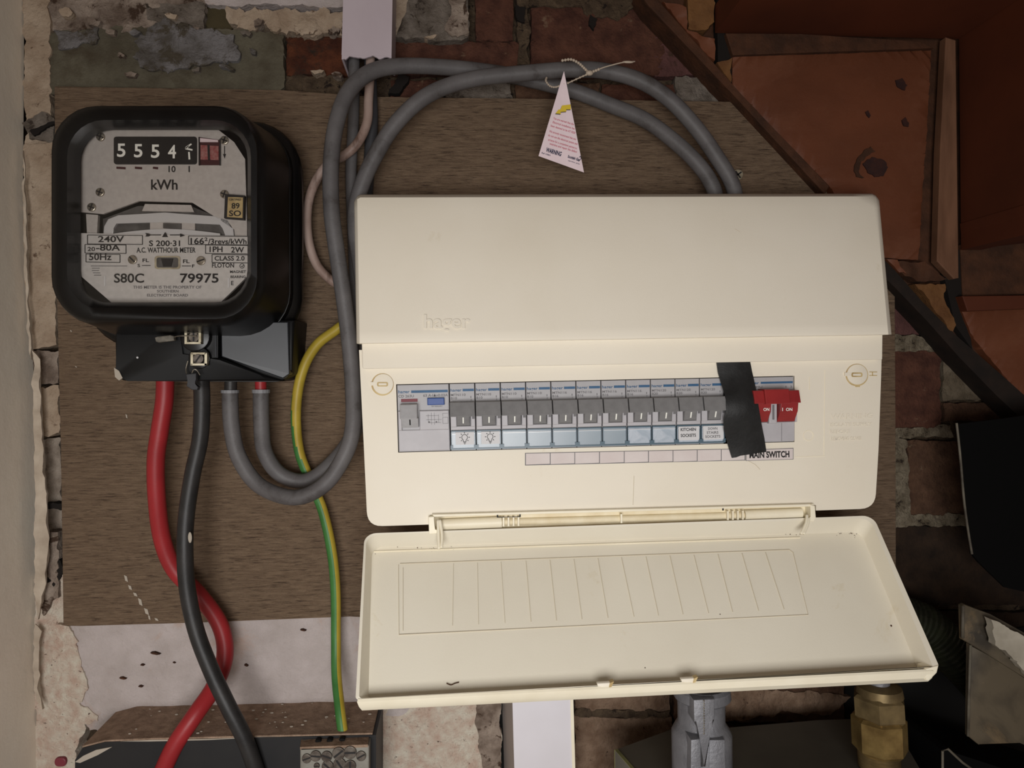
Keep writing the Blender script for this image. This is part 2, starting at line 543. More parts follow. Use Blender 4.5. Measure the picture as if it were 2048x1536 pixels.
def patch(name, pts, d1, d0, m, parent=None, jit=3.0, step=6.0, grid=0.006, amp=0.0015, freq=60, seed=0, rnd=0.0, bevel=0.0, **k):
    """rough slab: ragged pixel outline, uneven front"""
    poly = []
    N = len(pts)
    for i in range(N):
        a, b = Vector(pts[i]).to_2d(), Vector(pts[(i + 1) % N]).to_2d()
        n = max(1, int((b - a).length / step))
        for j in range(n):
            p = a.lerp(b, j / n)
            q = Vector((p.x * 0.045 + seed * 3.1, p.y * 0.045, seed * 1.7))
            p = p + Vector((noise.noise(q), noise.noise(q + Vector((9, 9, 9))))) * jit * 1.6
            p = p + Vector((noise.noise(q * 3), noise.noise(q * 3 + Vector((5, 2, 9))))) * jit * 0.8
            p = p + Vector((noise.noise(q * 9), noise.noise(q * 9 + Vector((1, 7, 3))))) * jit * 0.55
            poly.append((p.x, p.y))
    F = [P(p[0], p[1], d1) for p in poly]
    bm = new()
    vs = [bm.verts.new(p) for p in F]
    es = [bm.edges.new((vs[i], vs[(i + 1) % len(vs)])) for i in range(len(vs))]
    bmesh.ops.triangle_fill(bm, use_beauty=True, use_dissolve=False, edges=es)
    xs = [v.x for v in F]
    zs = [v.z for v in F]
    if grid:
        for (lo, hi, ax) in ((min(xs), max(xs), 0), (min(zs), max(zs), 2)):
            n = int((hi - lo) / grid)
            for j in range(1, n + 1):
                c = Vector((0, 0, 0))
                c[ax] = lo + (hi - lo) * j / (n + 1)
                no = Vector((0, 0, 0))
                no[ax] = 1
                bmesh.ops.bisect_plane(bm, geom=bm.verts[:] + bm.edges[:] + bm.faces[:], plane_co=c, plane_no=no)
    bd = [e for e in bm.edges if e.is_boundary]
    bv = set(v for e in bd for v in e.verts)
    for v in bm.verts:
        q = Vector((v.co.x * freq + seed, v.co.z * freq, seed * 2.3))
        a = (noise.noise(q) + 0.5 * noise.noise(q * 2.3)) * amp
        v.co.y -= a - (bevel if v in bv else 0)
    r = bmesh.ops.extrude_edge_only(bm, edges=bd)
    for g in r['geom']:
        if isinstance(g, bmesh.types.BMVert):
            g.co.y = -d0
    return mk(name, bm, m, parent, smooth=True, auto=45, **k)


# ================================================================ THE SETTING
WD = -0.014     # the plane of the masonry behind the board
bm = new()
add_slab(bm, [(-60, -900), (3200, -900), (3200, 2900), (-60, 2900)], WD - 0.010, WD - 0.08)
wall = mk('wall_back', bm, 'mortar', None, kind='structure')


def brick(x0, y0, x1, y1, m, d=WD, seed=0, pts=None, jit=2.2, amp=0.0012):
    return patch('brick', pts or rect(x0, y0, x1, y1), d, WD - 0.012, m, wall, jit=jit, seed=seed, grid=0.008, amp=amp, bevel=0.0012)


# upper courses
brick(572, 72, 700, 150, 'brick_orange', seed=2)
brick(405, 14, 462, 62, 'brick_olive', seed=3)
brick(780, 84, 1050, 146, 'brick_red', seed=4, jit=4)
brick(952, -60, 1027, 80, 'brick_red', seed=5)
brick(1062, 12, 1330, 150, 'brick_red', seed=6)
brick(1062, -120, 1300, -8, 'brick_brown', seed=7)
brick(780, 160, 886, 240, 'brick_red', seed=8, d=WD - 0.004)
brick(1030, 165, 1200, 240, 'brick_brown', seed=9, d=WD - 0.004)
brick(1205, 168, 1370, 240, 'brick_red', seed=10, d=WD - 0.004)
brick(1310, 60, 1440, 150, 'brick_purple', seed=11)
# courses to the right of the board
brick(0, 0, 0, 0, 'brick_purple', seed=12, pts=[(1740, 530), (1790, 545), (1905, 668), (1860, 672), (1740, 668)])
brick(1745, 702, 1882, 858, 'brick_red', seed=13)
brick(1888, 700, 1992, 800, 'brick_pale', seed=14)
brick(1890, 806, 2090, 842, 'brick_brown', seed=30, d=WD - 0.002)
brick(1818, 882, 2060, 1032, 'brick_brown', seed=15)
brick(1700, 882, 1786, 1032, 'brick_brown', seed=16)
brick(1740, 1052, 2100, 1212, 'brick_shaded', seed=17)
brick(1820, 1224, 2060, 1290, 'brick_shaded', seed=18, d=WD - 0.003)
brick(1600, 1224, 1806, 1330, 'brick_brown', seed=19)
# courses low down, behind the lid and the pipework
brick(1150, 1325, 1340, 1425, 'brick_tan', seed=20)
brick(1150, 1436, 1345, 1600, 'brick_tan', seed=21, d=WD + 0.002)
brick(1450, 1350, 1690, 1445, 'brick_brown', seed=22)
brick(1350, 1330, 1440, 1600, 'brick_brown', seed=23)
brick(1450, 1455, 1760, 1600, 'brick_red', seed=24)
# pale joints that stand proud of the mortar bed
mj = lambda pts, s, m='mortar_pale', d=WD + 0.001: patch('mortar_joint', pts, d, WD - 0.012, m, wall, jit=3.5, seed=s, grid=0.005, amp=0.0022, freq=120)
mj([(1740, 668), (1862, 672), (1915, 668), (1945, 700), (1740, 704)], 31)
mj([(1740, 852), (1800, 858), (1900, 850), (1905, 872), (1740, 880)], 32)
mj([(1788, 878), (1812, 880), (1822, 1030), (1788, 1034)], 33)
mj([(1788, 1030), (2020, 1028), (2020, 1050), (1788, 1054)], 34)
mj([(1032, -60), (1056, -60), (1058, 128), (1036, 128)], 35, 'mortar')
mj([(1062, -10), (1200, -4), (1290, 2), (1235, 40), (1180, 34), (1160, 14), (1062, 14)], 36, 'mortar')
mj([(560, 152), (700, 152), (700, 200), (560, 200)], 37, 'mortar')
mj([(890, 162), (1020, 166), (1022, 200), (890, 196)], 38, 'plaster_grey')
mj([(1352, 152), (1430, 158), (1470, 205), (1350, 205)], 39, 'plaster_grey')
mj([(1150, 1418), (1340, 1424), (1335, 1438), (1150, 1434)], 40, 'mortar')
mj([(1450, 1380), (1560, 1380), (1700, 1392), (1660, 1432), (1560, 1425), (1450, 1445)], 41, 'brick_tan', WD + 0.002)


for i, pts in enumerate(([(1032, 8), (1050, 14), (1048, 46), (1036, 40)], [(795, 148), (820, 152), (800, 190), (778, 186)], [(1180, 30), (1192, 36), (1188, 58), (1178, 50)], [(60, 262), (110, 240), (112, 247), (66, 272)], [(88, 1008), (126, 1006), (126, 1018), (90, 1018)], [(92, 1140), (120, 1120), (128, 1140), (100, 1190)])):
    patch('joint_gap', pts, WD + 0.0035 if i in (0, 1, 2) else WD + 0.0115, WD - 0.003, 'dark_gap', wall, jit=3, step=4, grid=0, amp=0, seed=120 + i)


def plaster(pts, s, m, d, **k):
    a = dict(jit=5, grid=0.005, amp=0.0015)
    a.update(k)
    return patch('plaster_patch', pts, d, WD - 0.012, m, wall, seed=s, **a)


plaster([(80, -60), (430, -60), (400, 60), (300, 70), (230, 66), (80, 62)], 51, 'plaster_top', WD + 0.004, amp=0.003)
plaster([(405, -60), (690, -60), (690, 14), (560, 10), (470, 14), (410, 4)], 52, 'plaster_white', WD + 0.006, jit=3)
plaster([(450, 18), (690, 20), (690, 68), (590, 70), (530, 52), (490, 60), (462, 48)], 53, 'plaster_cream', WD + 0.005, amp=0.004, jit=8)
plaster([(98, 66), (270, 52), (480, 60), (566, 66), (568, 178), (560, 186), (98, 186)], 54, 'cement', WD + 0.005, amp=0.0008)
plaster([(268, 86), (300, 54), (330, 42), (400, 52), (455, 68), (478, 95), (474, 124), (400, 130), (350, 142), (290, 136), (264, 118), (285, 100)], 55, 'cement_splash', WD + 0.0075, amp=0.002, jit=7)
plaster([(290, 6), (410, 4), (405, 56), (330, 48), (300, 40)], 56, 'plaster_grey', WD + 0.0055)
plaster([(110, 60), (200, 58), (190, 88), (120, 96)], 57, 'cement_splash', WD + 0.0065, jit=6)
plaster([(776, -60), (826, -60), (812, 30), (794, 70), (776, 74)], 58, 'plaster_cream', WD + 0.006, jit=3)
plaster([(822, -60), (936, -60), (938, 78), (880, 80), (790, 76), (800, 50), (814, 26)], 59, 'plaster_grey', WD + 0.008, jit=3)
plaster([(892, -60), (934, -60), (936, 70), (900, 72), (888, 50), (905, 30)], 60, 'plaster_top', WD + 0.010, jit=5)
plaster([(40, -60), (92, -60), (100, 60), (98, 180), (108, 250), (106, 420), (48, 420), (50, 100)], 61, 'plaster_cream', WD + 0.006, jit=5)
plaster([(48, 245), (90, 225), (108, 238), (108, 290), (60, 272)], 62, 'plaster_grey', WD + 0.009, jit=4)
plaster([(46, 290), (108, 285), (112, 690), (66, 700), (50, 600)], 63, 'plaster_cream', WD + 0.010, jit=2, amp=0.001)
plaster([(66, 704), (114, 700), (116, 766), (68, 770)], 64, 'plaster_top', WD + 0.009, jit=3)
plaster([(68, 776), (116, 772), (118, 868), (80, 872)], 65, 'plaster_cream', WD + 0.010, jit=4)
patch('brick', [(76, 878), (122, 876), (124, 1008), (92, 1010), (80, 950)], WD + 0.002, WD - 0.012, 'stone_grey', wall, jit=3, seed=66)
patch('brick', [(88, 1018), (126, 1016), (128, 1140), (98, 1142)], WD + 0.000, WD - 0.012, 'stone_grey', wall, jit=4, seed=67)
plaster([(82, 1070), (112, 1066), (118, 1190), (88, 1230), (70, 1200)], 68, 'plaster_top', WD + 0.012, jit=4)
plaster([(70, 1146), (128, 1142), (136, 1250), (170, 1420), (150, 1500), (150, 1620), (70, 1620)], 69, 'plaster_pink', WD + 0.009, jit=4)
plaster([(126, 1200), (820, 1200), (820, 1432), (560, 1434), (400, 1450), (180, 1462), (140, 1400)], 70, 'plaster_white', WD + 0.012, jit=3, amp=0.0016, freq=30)
plaster([(118, 1252), (146, 1256), (158, 1320), (172, 1360), (160, 1400), (196, 1440), (150, 1480), (120, 1420)], 73, 'plaster_pink', WD + 0.0135, jit=8, amp=0.001)
plaster([(752, 1380), (1000, 1380), (1004, 1620), (752, 1620), (757, 1450)], 71, 'plaster_pink', WD + 0.012, jit=3)
plaster([(945, 1385), (1000, 1380), (1002, 1620), (975, 1620), (960, 1500)], 72, 'plaster_top', WD + 0.015, jit=4)
for i, (x, y, a, b) in enumerate(((255, 60, 26, 10), (232, 108, 16, 8), (486, 60, 18, 9), (500, 100, 12, 7), (250, 148, 20, 6), (380, 140, 22, 8), (440, 132, 30, 6), (215, 60, 16, 7), (600, 60, 30, 8), (655, 58, 26, 7), (540, 56, 18, 8), (505, 40, 22, 9), (620, 140, 24, 6), (660, 146, 26, 7), (330, 30, 22, 8), (170, 40, 30, 10), (120, 20, 24, 12), (920, 62, 20, 8), (850, 70, 26, 6))):
    patch('plaster_crust', [(x, y), (x + a * .5, y - b * .4), (x + a, y + b * .2), (x + a * .8, y + b), (x + a * .2, y + b * .9)], WD + 0.0095, WD, ('cement_splash', 'plaster_top', 'plaster_grey')[i % 3] if i < 7 else ('plaster_cream', 'plaster_top')[i % 2], wall, jit=4, step=4, grid=0.004, amp=0.001, seed=140 + i)
# small chips in the white plaster
bm = new()
for (x, y, a, b) in ((300, 1306, 20, 6), (238, 1356, 14, 5), (276, 1373, 9, 3), (600, 1260, 12, 4), (488, 1330, 8, 5), (345, 1325, 6, 3), (520, 1413, 10, 3), (280, 1330, 8, 3)):
    add_slab(bm, [(x, y), (x + a * 0.4, y - b * 0.2), (x + a, y + b * 0.5), (x + a * 0.7, y + b * 0.7), (x + a * 0.2, y + b * 0.4)], WD + 0.0145, WD + 0.010)
mk('plaster_chips', bm, 'wood_dark', wall, kind='stuff')

# left wall runs from the corner towards the viewer
bm = new()
cor = [(40, -900), (44, -250), (48, 100), (46, 400), (60, 620), (68, 760), (72, 900), (74, 1100), (72, 1250), (82, 1540), (86, 1800), (96, 2900)]
rows = []
for (x, y) in cor:
    p = P(x, y, WD + 0.004)
    rows.append([Vector((p.x + (j > 0) * 0.0 - 0.004 * j, -0.0 + 0.014 - 0.004 - 0.06 * j, p.z)) for j in range(0, 12)])
V = [[bm.verts.new(p) for p in r] for r in rows]
for a, b in zip(V[:-1], V[1:]):
    for i in range(len(a) - 1):
        bm.faces.new((a[i], a[i + 1], b[i + 1], b[i]))
r = bmesh.ops.extrude_face_region(bm, geom=bm.faces[:])
for g in r['geom']:
    if isinstance(g, bmesh.types.BMVert):
        g.co.x -= 0.05
wl = mk('wall_left', bm, 'paint_wall', None, kind='structure', smooth=True, auto=40)
# torn lining that peels away along the corner
for i, (pts, d) in enumerate((([(66, 700), (78, 720), (80, 800), (86, 900), (92, 1000), (96, 1100), (88, 1180), (76, 1240), (68, 1180), (70, 1000), (66, 850)], 0.006),
                              ([(68, 1250), (80, 1262), (76, 1340), (84, 1420), (72, 1400), (66, 1320)], 0.004),
                              ([(46, 300), (52, 420), (56, 600), (66, 720), (60, 700), (48, 560)], 0.004))):
    patch('peeling_lining', pts, d, d - 0.002, 'flap_paper', wl, jit=2.2, step=11, seed=80 + i, grid=0.006, amp=0.003, freq=80)

# ================================================================ STAIRS over the right corner
st = root('staircase', 'underside of an orange brown wooden staircase sloping down to the right', 'stairs', P(1760, 470, 0.0))
# string board on the wall: the face between tread and riser, and its lower diagonal edge
SD = 0.009
slab('string_board', [(1240, -70), (1292, -8), (1480, 200), (1665, 392), (1795, 548), (1915, 682), (2060, 815), (2240, 975), (2400, 700), (2300, -100), (1240, -100)], SD - 0.010, WD - 0.004, 'wood_dark', st)
slab('string_edge', [(1276, -20), (1300, -20), (1480, 186), (1660, 372), (1650, 388), (1478, 202), (1296, 10)], SD + 0.002, WD, 'wood_dark', st, bev=0.001)
slab('string_edge', [(1690, 440), (1791, 542), (1846, 605), (1908, 667), (1992, 740), (2240, 960), (2200, 985), (1992, 790), (1919, 715), (1856, 644), (1791, 576), (1680, 470)], SD + 0.002, WD, 'wood_black', st, bev=0.001)
patch('string_face', [(1466, 110), (1864, 97), (1852, 300), (1838, 520), (1752, 514), (1660, 372), (1560, 272), (1466, 168)], SD, SD - 0.012, 'wood_orange', st, jit=1.0, seed=91, grid=0.01, amp=0.0006, freq=20, bevel=0.001)
patch('string_face', [(1925, 622), (2250, 600), (2300, 900), (2120, 880), (2010, 752), (1945, 672)], SD, SD - 0.012, 'wood_orange', st, jit=1.0, seed=92, grid=0.01, amp=0.0006, freq=20, bevel=0.001)
patch('knot', [(1728, 326), (1742, 314), (1764, 318), (1776, 334), (1770, 352), (1752, 352), (1734, 346)], SD + 0.0012, SD - 0.004, 'knot', st, jit=3, step=4, grid=0, amp=0, seed=201)
patch('knot_ring', [(1712, 316), (1742, 296), (1750, 304), (1722, 322), (1718, 344), (1728, 356), (1714, 352), (1708, 334)], SD + 0.0010, SD - 0.004, 'wood_dark', st, jit=3, step=4, grid=0, amp=0, seed=202)
for (x, y, q) in ((1803, 168, 12), (1737, 228, 6), (1812, 246, 9)):
    patch('knot', [(x - q, y - q * .6), (x, y - q), (x + q * .9, y + q * .2), (x + q * .5, y + q), (x - q * .4, y + q * .5)], SD + 0.0012, SD - 0.004, 'knot', st, jit=2.5, step=4, grid=0, amp=0, seed=203 + q)
slab('tread_wedge', [(1452, 66), (1600, 68), (1840, 82), (1868, 96), (1466, 110)], SD + 0.004, SD - 0.008, 'wood_dark', st, bev=0.0006)
slab('riser_wedge', [(1892, 74), (1912, 80), (1918, 556), (1908, 558), (1874, 522), (1880, 300)], SD + 0.004, SD - 0.004, 'wood_pale', st, bev=0.0008)
slab('tread_wedge', [(1920, 490), (2200, 440), (2200, 585), (1925, 592)], SD - 0.002, SD - 0.012, 'wood_dark', st)
slab('tread_wedge', [(1925, 592), (2200, 588), (2200, 612), (1935, 622)], SD + 0.006, SD - 0.012, 'wood_red', st, bev=0.0006)


def board(name, a, b, c, d, m, th):
    """board between four world points, th thick along its normal"""
    n = (b - a).cross(d - a).normalized() * th
    bm = new()
    add_prism(bm, [a, b, c, d], [p + n for p in (a, b, c, d)])
    return mk(name, bm, m, st)


def fwd(p, q):
    return Vector((p.x, p.y - q, p.z))


a, b = P(1430, 66, SD), P(1916, 78, SD)
board('tread', a, b, fwd(b, 0.36), fwd(a, 0.36), 'wood_red', -0.022)
a, b = P(1918, 72, SD), P(1922, 500, SD)
board('riser', a, b, fwd(b, 0.36), fwd(a, 0.36), 'wood_red', -0.018)
a, b = P(1925, 500, SD), P(2380, 450, SD)
board('tread', a, b, fwd(b, 0.36), fwd(a, 0.36), 'wood_red', -0.022)
slab('riser_end', [(1432, -80), (1466, -80), (1462, 112), (1464, 165), (1436, 132)], SD - 0.001, SD - 0.014, 'dark_gap', st)
slab('riser_end', [(1895, 500), (1925, 500), (1930, 600), (1945, 700), (1910, 650), (1890, 560)], SD - 0.003, SD - 0.014, 'dark_gap', st)
for i, (pts, m) in enumerate((([(1326, 2), (1372, 14), (1376, 62), (1428, 80), (1430, 118), (1422, 114), (1374, 62)], 'wood_orange'),
                              ([(1376, -60), (1430, -60), (1428, 44), (1412, 62), (1378, 56)], 'wood_yellow'),
                              ([(1434, 124), (1462, 116), (1464, 166), (1450, 150)], 'wood_yellow'),
                              ([(1782, 522), (1850, 524), (1895, 560), (1835, 562), (1812, 552)], 'wood_dark'),
                              ([(1832, 566), (1890, 568), (1888, 595), (1912, 650), (1905, 665), (1862, 612)], 'wood_yellow'),
                              ([(1768, 516), (1790, 520), (1812, 548), (1800, 545)], 'wood_orange'))):
    patch('glue_block', pts, SD + 0.003, SD - 0.012, m, st, jit=2.5, seed=95 + i, grid=0.006, amp=0.002, freq=90)

# ================================================================ MOUNTING BOARD
bm = new()
add_slab(bm, [(108, 172), (560, 180), (750, 194), (1100, 198), (1480, 203), (1572, 292), (1655, 382), (1790, 520), (1791, 860), (1793, 1250), (1000, 1248), (700, 1233), (400, 1245), (160, 1252), (126, 1252), (122, 900), (112, 500)],
         0.0, -0.0135, bev=0.0008)
mb = mk('mounting_board', bm, 'plywood', None, label='brown plywood board behind the meter and the cream fuse box', cat='board')
for (x, y) in ((1476, 349), (1128, 1300)):
    if y < 1200:
        bm = new()
        add_disc(bm, x, y, 11, 0.002, -0.001, 14, 0, bev=0.0006)
        add_line(bm, (x - 7, y + 5), (x + 7, y - 5), 3, 0.0022, 1)
        add_line(bm, (x - 5, y - 7), (x + 5, y + 7), 3, 0.0022, 1)
        mk('screw_head', bm, ['zinc', 'ink'], mb)
bm = new()
for (x, y, a, b) in ((248, 1150, 8, 14), (256, 1170, 8, 10), (266, 1185, 9, 8), (276, 1196, 9, 16), (288, 1216, 10, 14), (296, 1230, 5, 10), (309, 1236, 8, 6), (251, 828, 4, 9), (140, 660, 4, 4), (150, 732, 4, 3)):
    add_slab(bm, [(x, y), (x + a * 0.7, y + b * 0.2), (x + a, y + b), (x + a * 0.3, y + b * 0.8)], 0.0006, -0.0004)
mk('paint_spatter', bm, 'chip_white', mb, kind='stuff')

# ================================================================ METER
M0 = P(330, 640, 0.0)
mt = root('electricity_meter', 'black square watt-hour meter with glass front reading 55541 kWh', 'meter', M0)


def frame_loop(x0, y0, x1, y1, r, n=7, tl=0):
    return rrect(x0, y0, x1, y1, r, n)


def wl_(pts, d):
    return [P(x, y, d) for x, y in pts]


def back(pts, d, grow=0.0, c=None):
    """world loop pushed to distance d, grown outwards from c"""
    c = c or sum(pts, Vector()) / len(pts)
    out = []
    for p in pts:
        v = Vector((p.x - c.x, 0, p.z - c.z))
        q = v.normalized() * grow
        out.append(Vector((p.x + q.x, -d, p.z + q.z)))
    return out


outer = wl_(frame_loop(106, 212, 524, 650, [92, 92, 92, 92]), 0.098)
crest = wl_(frame_loop(118, 224, 514, 638, [82] * 4), 0.106)
crest2 = wl_(frame_loop(134, 240, 502, 620, [74] * 4), 0.106)
win = wl_(frame_loop(147, 251, 495, 605, [66] * 4), 0.097)
deep = back(win, 0.088, 0.0)
bm = new()
loft(bm, [back(outer, 0.040, 0.0075), back(outer, 0.088, 0.001), outer, back(outer, 0.103, -0.002), crest, crest2, win, deep])
mk('cover_frame', bm, 'black_gloss', mt, smooth=True, auto=60)
bm = new()
loft(bm, [back(outer, 0.0, 0.004), back(outer, 0.020, 0.004), back(outer, 0.020, 0.0125), back(outer, 0.024, 0.014), back(outer, 0.031, 0.014), back(outer, 0.034, 0.0115), back(outer, 0.036, 0.008), back(outer, 0.044, 0.0074)], cap0=True, cap1=True)
mk('body', bm, 'black_gloss', mt, smooth=True, auto=50)
bm = new()
loft(bm, [back(win, 0.055, 0.004), back(win, 0.0865, 0.002)], cap0=True)
mk('inner_case', bm, 'black_inner', mt)
bm = new()
add_prism(bm, back(win, 0.0975, 0.001), back(win, 0.0955, 0.001))
mk('glass_pane', bm, 'glass', mt)

DP = 0.084
up_pts = [(205, 252), (432, 256), (468, 284), (490, 318), (494, 450), (494, 476), (440, 440), (384, 405), (278, 402), (206, 428), (160, 424), (152, 400), (150, 330), (166, 292)]
bm = new()
add_slab(bm, up_pts, DP, DP - 0.002)
dial = mk('upper_dial_plate', bm, 'dial', mt)
low = [(150, 466), (500, 472), (502, 545), (440, 606), (224, 606), (150, 542)]
slab('lower_name_plate', low, DP + 0.002, DP - 0.001, 'dial_low', mt)
# brake magnet housing and the rim of the turning disc
bm = new()
add_slab(bm, [(206, 438), (276, 412), (386, 414), (450, 440), (452, 470), (206, 470)], DP - 0.003, DP - 0.010)
mk('disc_recess', bm, 'dial_dark', mt)
slab('magnet_bridge', [(290, 408), (382, 410), (388, 424), (284, 422)], DP - 0.001, DP - 0.004, 'dial', mt)
bm = new()
arc = [(206, 470), (208, 452), (216, 438), (236, 430), (330, 425), (430, 432), (456, 440), (466, 456), (468, 472), (450, 472), (446, 456), (440, 448), (330, 444), (232, 446), (226, 456), (226, 470)]
add_slab(bm, arc, DP + 0.000, DP - 0.003, bev=0.0004)
mk('disc_bracket', bm, 'dial_shine', mt)
slab('bracket_foot', [(172, 428), (196, 430), (194, 468), (174, 468)], DP - 0.001, DP - 0.004, 'dial', mt)
slab('bracket_foot', [(466, 440), (492, 440), (492, 472), (470, 472)], DP - 0.001, DP - 0.004, 'dial', mt)
bm = new()
pts = [(228 + 212 * i / 12, 469 - 9 * math.sin(math.pi * i / 12) - 2) for i in range(13)]
add_slab(bm, pts + [(440, 473), (228, 471)], DP + 0.0006, DP - 0.001)
mk('turning_disc', bm, 'dial_shine', mt)
slab('disc_mark', [(300, 444), (390, 446), (390, 462), (300, 460)], DP - 0.001, DP - 0.003, 'dial', mt)
slab('disc_mark', [(326, 446), (362, 447), (362, 458), (326, 456)], DP + 0.0003, DP - 0.003, 'dial_dark', mt)
# register
reg = slab('register_window', rrect(227, 273, 393, 328, 5, 3), DP + 0.0012, DP - 0.001, 'ink', mt, bev=0.0003)
pl = lambda d: (lambda x, y: P(x, y, d))
bm = new()
for (s, x, y, h, wd) in (('5', 234, 313, 26, 17), ('5', 268, 314, 26, 17), ('5', 302, 315, 26, 17), ('4', 336, 316, 26, 16)):
    add_text(bm, s, x, y, h, wd, pl(DP + 0.0014))
add_line(bm, (378, 292), (371, 297), 2.6, DP + 0.0014)
add_line(bm, (383, 288), (372, 295), 2.6, DP + 0.0014)
add_line(bm, (371, 297), (385, 300), 3.0, DP + 0.0014)
add_line(bm, (378, 304), (379, 319), 3.2, DP + 0.0014)
mk('register_digits', bm, 'digit', reg)
dr = slab('decimal_drum', [(397, 274), (440, 280), (440, 330), (397, 330)], DP + 0.0008, DP - 0.001, 'drum_dark', mt)
bm = new()
add_slab(bm, [(401, 290), (437, 292), (437, 320), (401, 319)], DP + 0.0016, DP)
mk('drum_face', bm, 'drum_red', dr)
bm = new()
add_line(bm, (417, 290), (418, 320), 4, DP + 0.0018)
add_line(bm, (398, 274), (399, 331), 2, DP + 0.0018)
add_line(bm, (440, 278), (440, 331), 2, DP + 0.0018)
mk('drum_bar', bm, 'ink', dr)
bm = new()
add_slab(bm, [(400, 276), (436, 280), (436, 284), (400, 284)], DP + 0.0016, DP)
mk('drum_cover', bm, 'card', dr)
bm = new()
z = pl(DP + 0.0003)
add_text(bm, '10', 337, 344, 12, 14, z)
mk('dial_print', bm, 'ink', dial)
bm = new()
add_text(bm, '1', 377, 344, 12, 2.6, z)
mk('dial_print', bm, 'ink', dial)
bm = new()
add_text(bm, 'kWh', 302, 379, 20, 53, z)
mk('dial_print', bm, 'ink', dial)
bm = new()
add_line(bm, (449, 292), (449, 312), 1.4, DP + 0.0003)
add_slab(bm, [(446, 308), (452, 308), (449, 317)], DP + 0.0003, DP)
mk('dial_print', bm, 'ink', dial)
bm = new()
for x0, x1 in ((233, 251), (270, 284), (306, 316)):
    add_line(bm, (x0, 335.5), (x1, 336.5), 4, DP + 0.0003)
mk('painted_out_mark', bm, 'drum_dark', dial)
for (x, y) in ((200, 273), (448, 280), (199, 384), (448, 388), (182, 414)):
    screw('dial_screw', x, y, 8.5, DP, mt, 'steel', 20, True)
# name plate print
zl = pl(DP + 0.0023)
TX = DP + 0.0023
bm = new()
for (s, x, y, h, wd) in (('240V', 196, 484, 12, 52), ('20', 175, 502, 8, 15), ('-80A', 192, 501, 12, 48), ('50Hz', 178, 520, 13, 45),
                         ('S 200·31', 298, 492, 11, 62), ('A.C. WATTHOUR METER', 273, 505, 10, 118), ('166', 381, 488, 12, 27),
                         ('2', 409, 482, 7, 6), ('/3revs/kWh', 416, 488, 10.5, 77), ('1PH', 419, 504, 11, 26), ('2W', 462, 505, 11, 26), ('CLASS 2.0', 429, 521, 9, 60),
                         ('FLOTON', 424, 535, 9, 44), ('FL', 285, 524, 7, 13), ('FL', 366, 526, 7, 13), ('S', 275, 534, 6, 5), ('F', 384, 535, 6, 5),
                         ('S80C', 228, 565, 18, 60), ('79975', 360, 565, 18, 77), ('MAGNET', 460, 546, 5, 32), ('BEARING', 461, 556, 5, 30), ('E', 462, 570, 8, 5)):
    add_text(bm, s, x, y, h, wd, zl)
for (x, y, x2, y2) in ((175, 470, 285, 488), (170, 489, 252, 506), (172, 508, 240, 524), (377, 472, 496, 489), (411, 490, 498, 507), (424, 509, 500, 525)):
    for (a, b) in (((x, y), (x2, y + 1)), ((x2, y + 1), (x2, y2 + 1)), ((x2, y2 + 1), (x, y2)), ((x, y2), (x, y))):
        add_line(bm, a, b, 1.1, TX)
add_line(bm, (292, 470), (322, 470), 1.4, TX)
add_line(bm, (340, 470), (366, 470), 1.4, TX)
add_slab(bm, [(324, 474), (330, 464), (336, 474)], TX, TX - 0.0003)
add_slab(bm, [(360, 467), (370, 471), (360, 474)], TX, TX - 0.0003)
add_slab(bm, [(290, 466), (297, 467), (302, 470), (297, 473), (290, 473), (294, 470)], TX, TX - 0.0003)
add_line(bm, (284, 531), (301, 531), 1.2, TX)
add_line(bm, (364, 532), (382, 532), 1.2, TX)
for k in range(12):
    a, b = 2 * math.pi * k / 12, 2 * math.pi * (k + 1) / 12
    add_line(bm, (484 + 4.5 * math.cos(a), 532 + 4.5 * math.sin(a)), (484 + 4.5 * math.cos(b), 532 + 4.5 * math.sin(b)), 0.9, TX)
add_line(bm, (482, 532), (484, 534), 0.9, TX)
add_line(bm, (484, 534), (487, 530), 0.9, TX)
mk('name_plate_print', bm, 'ink', mt)
bm = new()
for (s, x, y, h, wd) in (('THIS METER IS THE PROPERTY OF', 266, 577, 5.5, 137), ('SOUTHERN', 314, 585, 5.2, 43), ('ELECTRICITY BOARD', 294, 593, 5.2, 82)):
    add_text(bm, s, x, y, h, wd, zl)
for i, (x0, x1) in enumerate(((182, 254), (184, 199), (184, 198), (186, 200), (188, 202))):
    add_line(bm, (x0, 532 + 4.6 * i), (x1, 532 + 4.6 * i), 1.1, TX)
mk('name_plate_print', bm, 'ink_grey', mt, label='small grey print on the name plate')
bm = new()
add_slab(bm, rrect(309, 512, 360, 538, 5, 3), DP + 0.0030, DP)
mk('adjuster_rim', bm, 'zinc', mt)
bm = new()
add_slab(bm, rrect(313, 515, 356, 535, 4, 3), DP + 0.0034, DP)
adj = mk('adjuster_window', bm, 'dial_dark', mt)
slab('adjuster_lever', [(322, 517), (346, 517), (342, 533), (326, 533)], DP + 0.0042, DP, 'ink', adj)
screw('plate_screw', 264, 519, 9, DP + 0.002, mt, 'steel', 45)
screw('plate_screw', 401, 521, 9, DP + 0.002, mt, 'steel', -20)
for (x, y0, y1) in ((210, 552, 572), (457, 556, 575)):
    bm = new()
    add_line(bm, (x, y0), (x, y1), 2.2, TX)
    mk('plate_tab', bm, 'label_white', mt)
